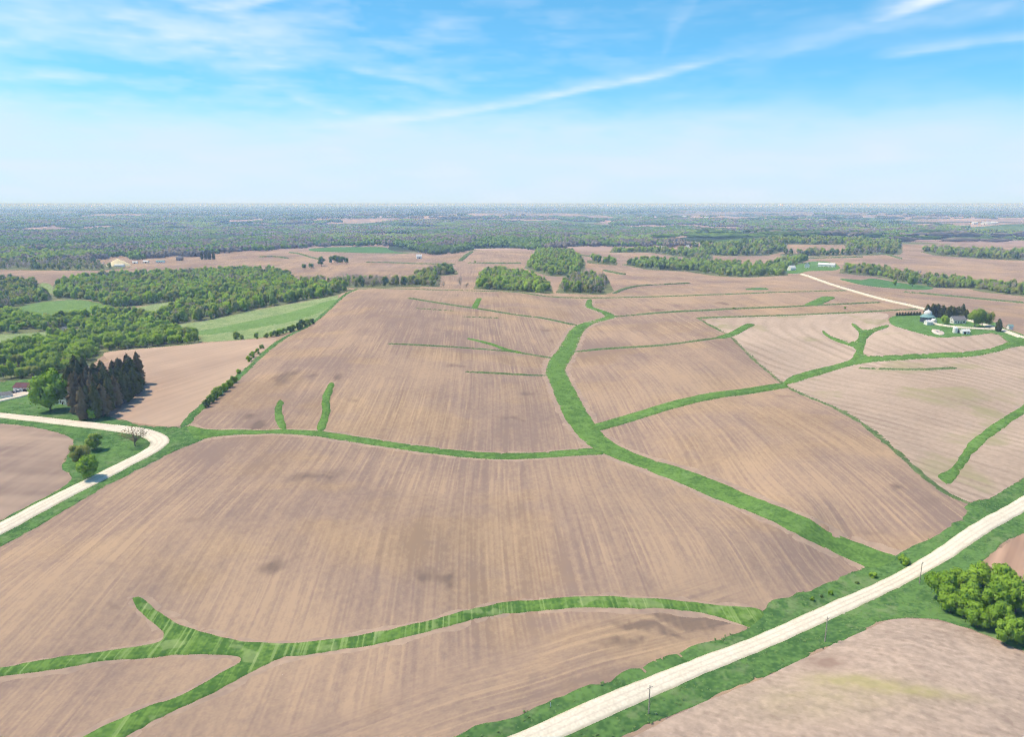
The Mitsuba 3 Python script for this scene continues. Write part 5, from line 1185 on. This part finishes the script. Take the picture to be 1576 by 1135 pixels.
# far buildings
FARM = [('f1', 'barn', 'white gabled house at the left of the far white farm', 20, 11, 9, 4.5, 4, 'white_siding', 'pale_roof'), ('f2', 'barn', 'white tall house in the middle of the far white farm', 70, 10, 8, 5.5, 4, 'white_siding', 'grey_roof'), ('f3', 'barn', 'long white barn at the right of the far white farm', -34, 28, 10, 4.2, 3, 'white_siding', 'pale_roof'),
        ('barn_k', 'barn', 'lone white barn at the edge of the distant forest', 15, 11, 8, 5, 3.5, 'white_siding', 'pale_roof'), ('w1', 'shed', 'low white shed right of the cream heap', 5, 9, 6, 2.6, 1.5, 'white_siding', 'pale_roof'), ('w2', 'shed', 'second low white shed right of the cream heap', 5, 10, 7, 3, 2, 'cream_siding', 'pale_roof'), ('w3', 'shed', 'teal roofed shed between the heap and the dark spruces', 5, 16, 7, 2.6, 2, 'white_siding', 'teal_roof'), ('w4', 'house', 'brown far house left of the dark spruces', 10, 13, 9, 5.5, 3.5, 'brown_wall', 'grey_roof'),
        ('d1', 'barn', 'long white shed in the far gap before the forest', 0, 13, 7, 3, 2, 'white_siding', 'pale_roof'), ('d2', 'barn', 'white roofed barn at the foot of the far tan field', 5, 24, 11, 4, 3, 'cream_siding', 'pale_roof'), ('d3', 'house', 'white house at the left among far belt trees', 20, 8, 7, 5, 3, 'white_siding', 'pale_roof'), ('d4', 'house', 'white house at the right among far belt trees', -20, 12, 8, 4, 3, 'white_siding', 'grey_roof'),
        ('house_t', 'house', 'white far house beside the tall pale silo', 10, 14, 9, 6, 4, 'white_siding', 'pale_roof'), ('hut_wood', 'shed', 'tiny white hut at the edge of the left wood', 10, 3.2, 2.6, 2.2, 1, 'white_siding', 'grey_roof')]
for s, name, lab, rot, L, W, H, R, wm, rm in FARM:
    house(name, lab, 'building' if name != 'house' else 'house', SPOT[s], rot, L, W, H, R, wm, rm, [('f', -L * .25, 1.2, 1.2, 1.3), ('f', L * .25, 1.2, 1.2, 1.3)] if L > 5 else (), [('f', 0, 0, 1.8 if L > 5 else .9, 2.4 if L > 5 else 1.8, 'dark_opening')])
for n, s in enumerate(('e1', 'e2', 'e3', 't1', 't2', 't3', 't4', 't5', 't6', 't7', 't8', 'q1', 'q2')):
    x, y = SPOT[s]; f = y / 4200
    house('far_building', 'tiny white building on the hazy plain at upper right', 'building', (x, y), 13 * n % 60 - 20, 26 * (.7 + .5 * f), 15, 7, 4, 'white_siding', 'pale_roof', group='tiny white buildings on the far plain')
k = thing('silo', 'tall pale silo among trees at the far right', 'silo')
b = Local(k, *SPOT['tower'], 0)
b.add('wall', lathe([(0, -1), (3.6, -1), (3.6, 17), (0, 17)], 20), 'concrete', smooth=30)
b.add('dome', lathe([(0, 16.8), (3.75, 16.9), (3.3, 18.6), (1.8, 20), (0, 20.6)], 20), 'pale_roof', smooth=30)
k = thing('heap', 'large cream coloured heap in front of the distant forest', 'heap')
b = Local(k, SPOT['mound'][0], SPOT['mound'][1] + 6, 0)
rng = np.random.default_rng(3)
g = np.linspace(-1, 1, 41)
hx, hy = np.meshgrid(g, g)
rr = np.hypot(hx, hy)
hz = np.clip(1 - rr, 0, 1) ** .8 * (1 + .25 * (fbm(np.stack([hx * 3, hy * 3, 0 * hx], -1), 3, 4) - .5)) * 14 - .8
i, j = np.meshgrid(np.arange(40), np.arange(40), indexing='ij'); a = i * 41 + j
m = trimesh.Trimesh(np.stack([hx * 25, hy * 17, hz * 1.1], -1).reshape(-1, 3), np.concatenate([np.stack([a, a + 1, a + 42], -1).reshape(-1, 3), np.stack([a, a + 42, a + 41], -1).reshape(-1, 3)]), process=False)
b.add('pile', m, 'heap_cream', smooth=True)
house('shed', 'long white lean-to at the foot of the cream heap', 'shed', (SPOT['mound'][0] + 12, SPOT['mound'][1] - 12), 0, 18, 6, 3, 1.4, 'white_siding', 'pale_roof')

# poles along the right road
for s, lab in (('pole_a', 'wooden power pole on the verge, nearest the camera'), ('pole_b', 'wooden power pole on the verge, second from the camera'), ('pole_c', 'wooden power pole on the verge by the lower right trees')):
    k = thing('power_pole', lab, 'power pole', None)
    b = Local(k, *SPOT[s], 30)
    b.add('shaft', lathe([(0, -.5), (.15, -.5), (.09, 7.4), (0, 7.4)], 10), 'wood_pole', smooth=30)
    b.add('crossarm', box(1.5, .09, .11, (0, -.12, 6.9)), 'wood_pole')
    for o in (-.65, 0, .65): b.add('insulator', lathe([(0, 7.0 if o else 7.4), (.05, 7.0 if o else 7.4), (.04, 7.14 if o else 7.54), (0, 7.15 if o else 7.55)], 8).apply_translation([o, -.12 if o else 0, 0]), 'post_white')
k = thing('marker_post', 'slim white marker post on the verge at the bottom', 'post')
b = Local(k, *SPOT['post'], 0)
b.add('stake', box(.14, .09, 1.7, (0, 0, .6)), 'post_white'); b.add('cap', box(.17, .12, .12, (0, 0, 1.5)), 'maroon_roof')

# ------------------------------------------------------------------ the air
scene['haze_air'] = {'type': 'homogeneous', 'albedo': {'type': 'rgb', 'value': [.95, .985, 1.0]}, 'sigma_t': {'type': 'rgb', 'value': [6.5e-5, 9.3e-5, 1.6e-4]}}
LOW = float(Z.min()) - 1.5
scene['haze'] = {'type': 'cube', 'to_world': T().translate([0, 0, (LOW + 114) / 2]).scale([72000, 72000, (114 - LOW) / 2]), 'bsdf': {'type': 'null'}, 'interior': {'type': 'ref', 'id': 'haze_air'}}
labels['haze'] = {'label': 'thin blue haze over the plain', 'kind': 'stuff', 'category': 'haze'}
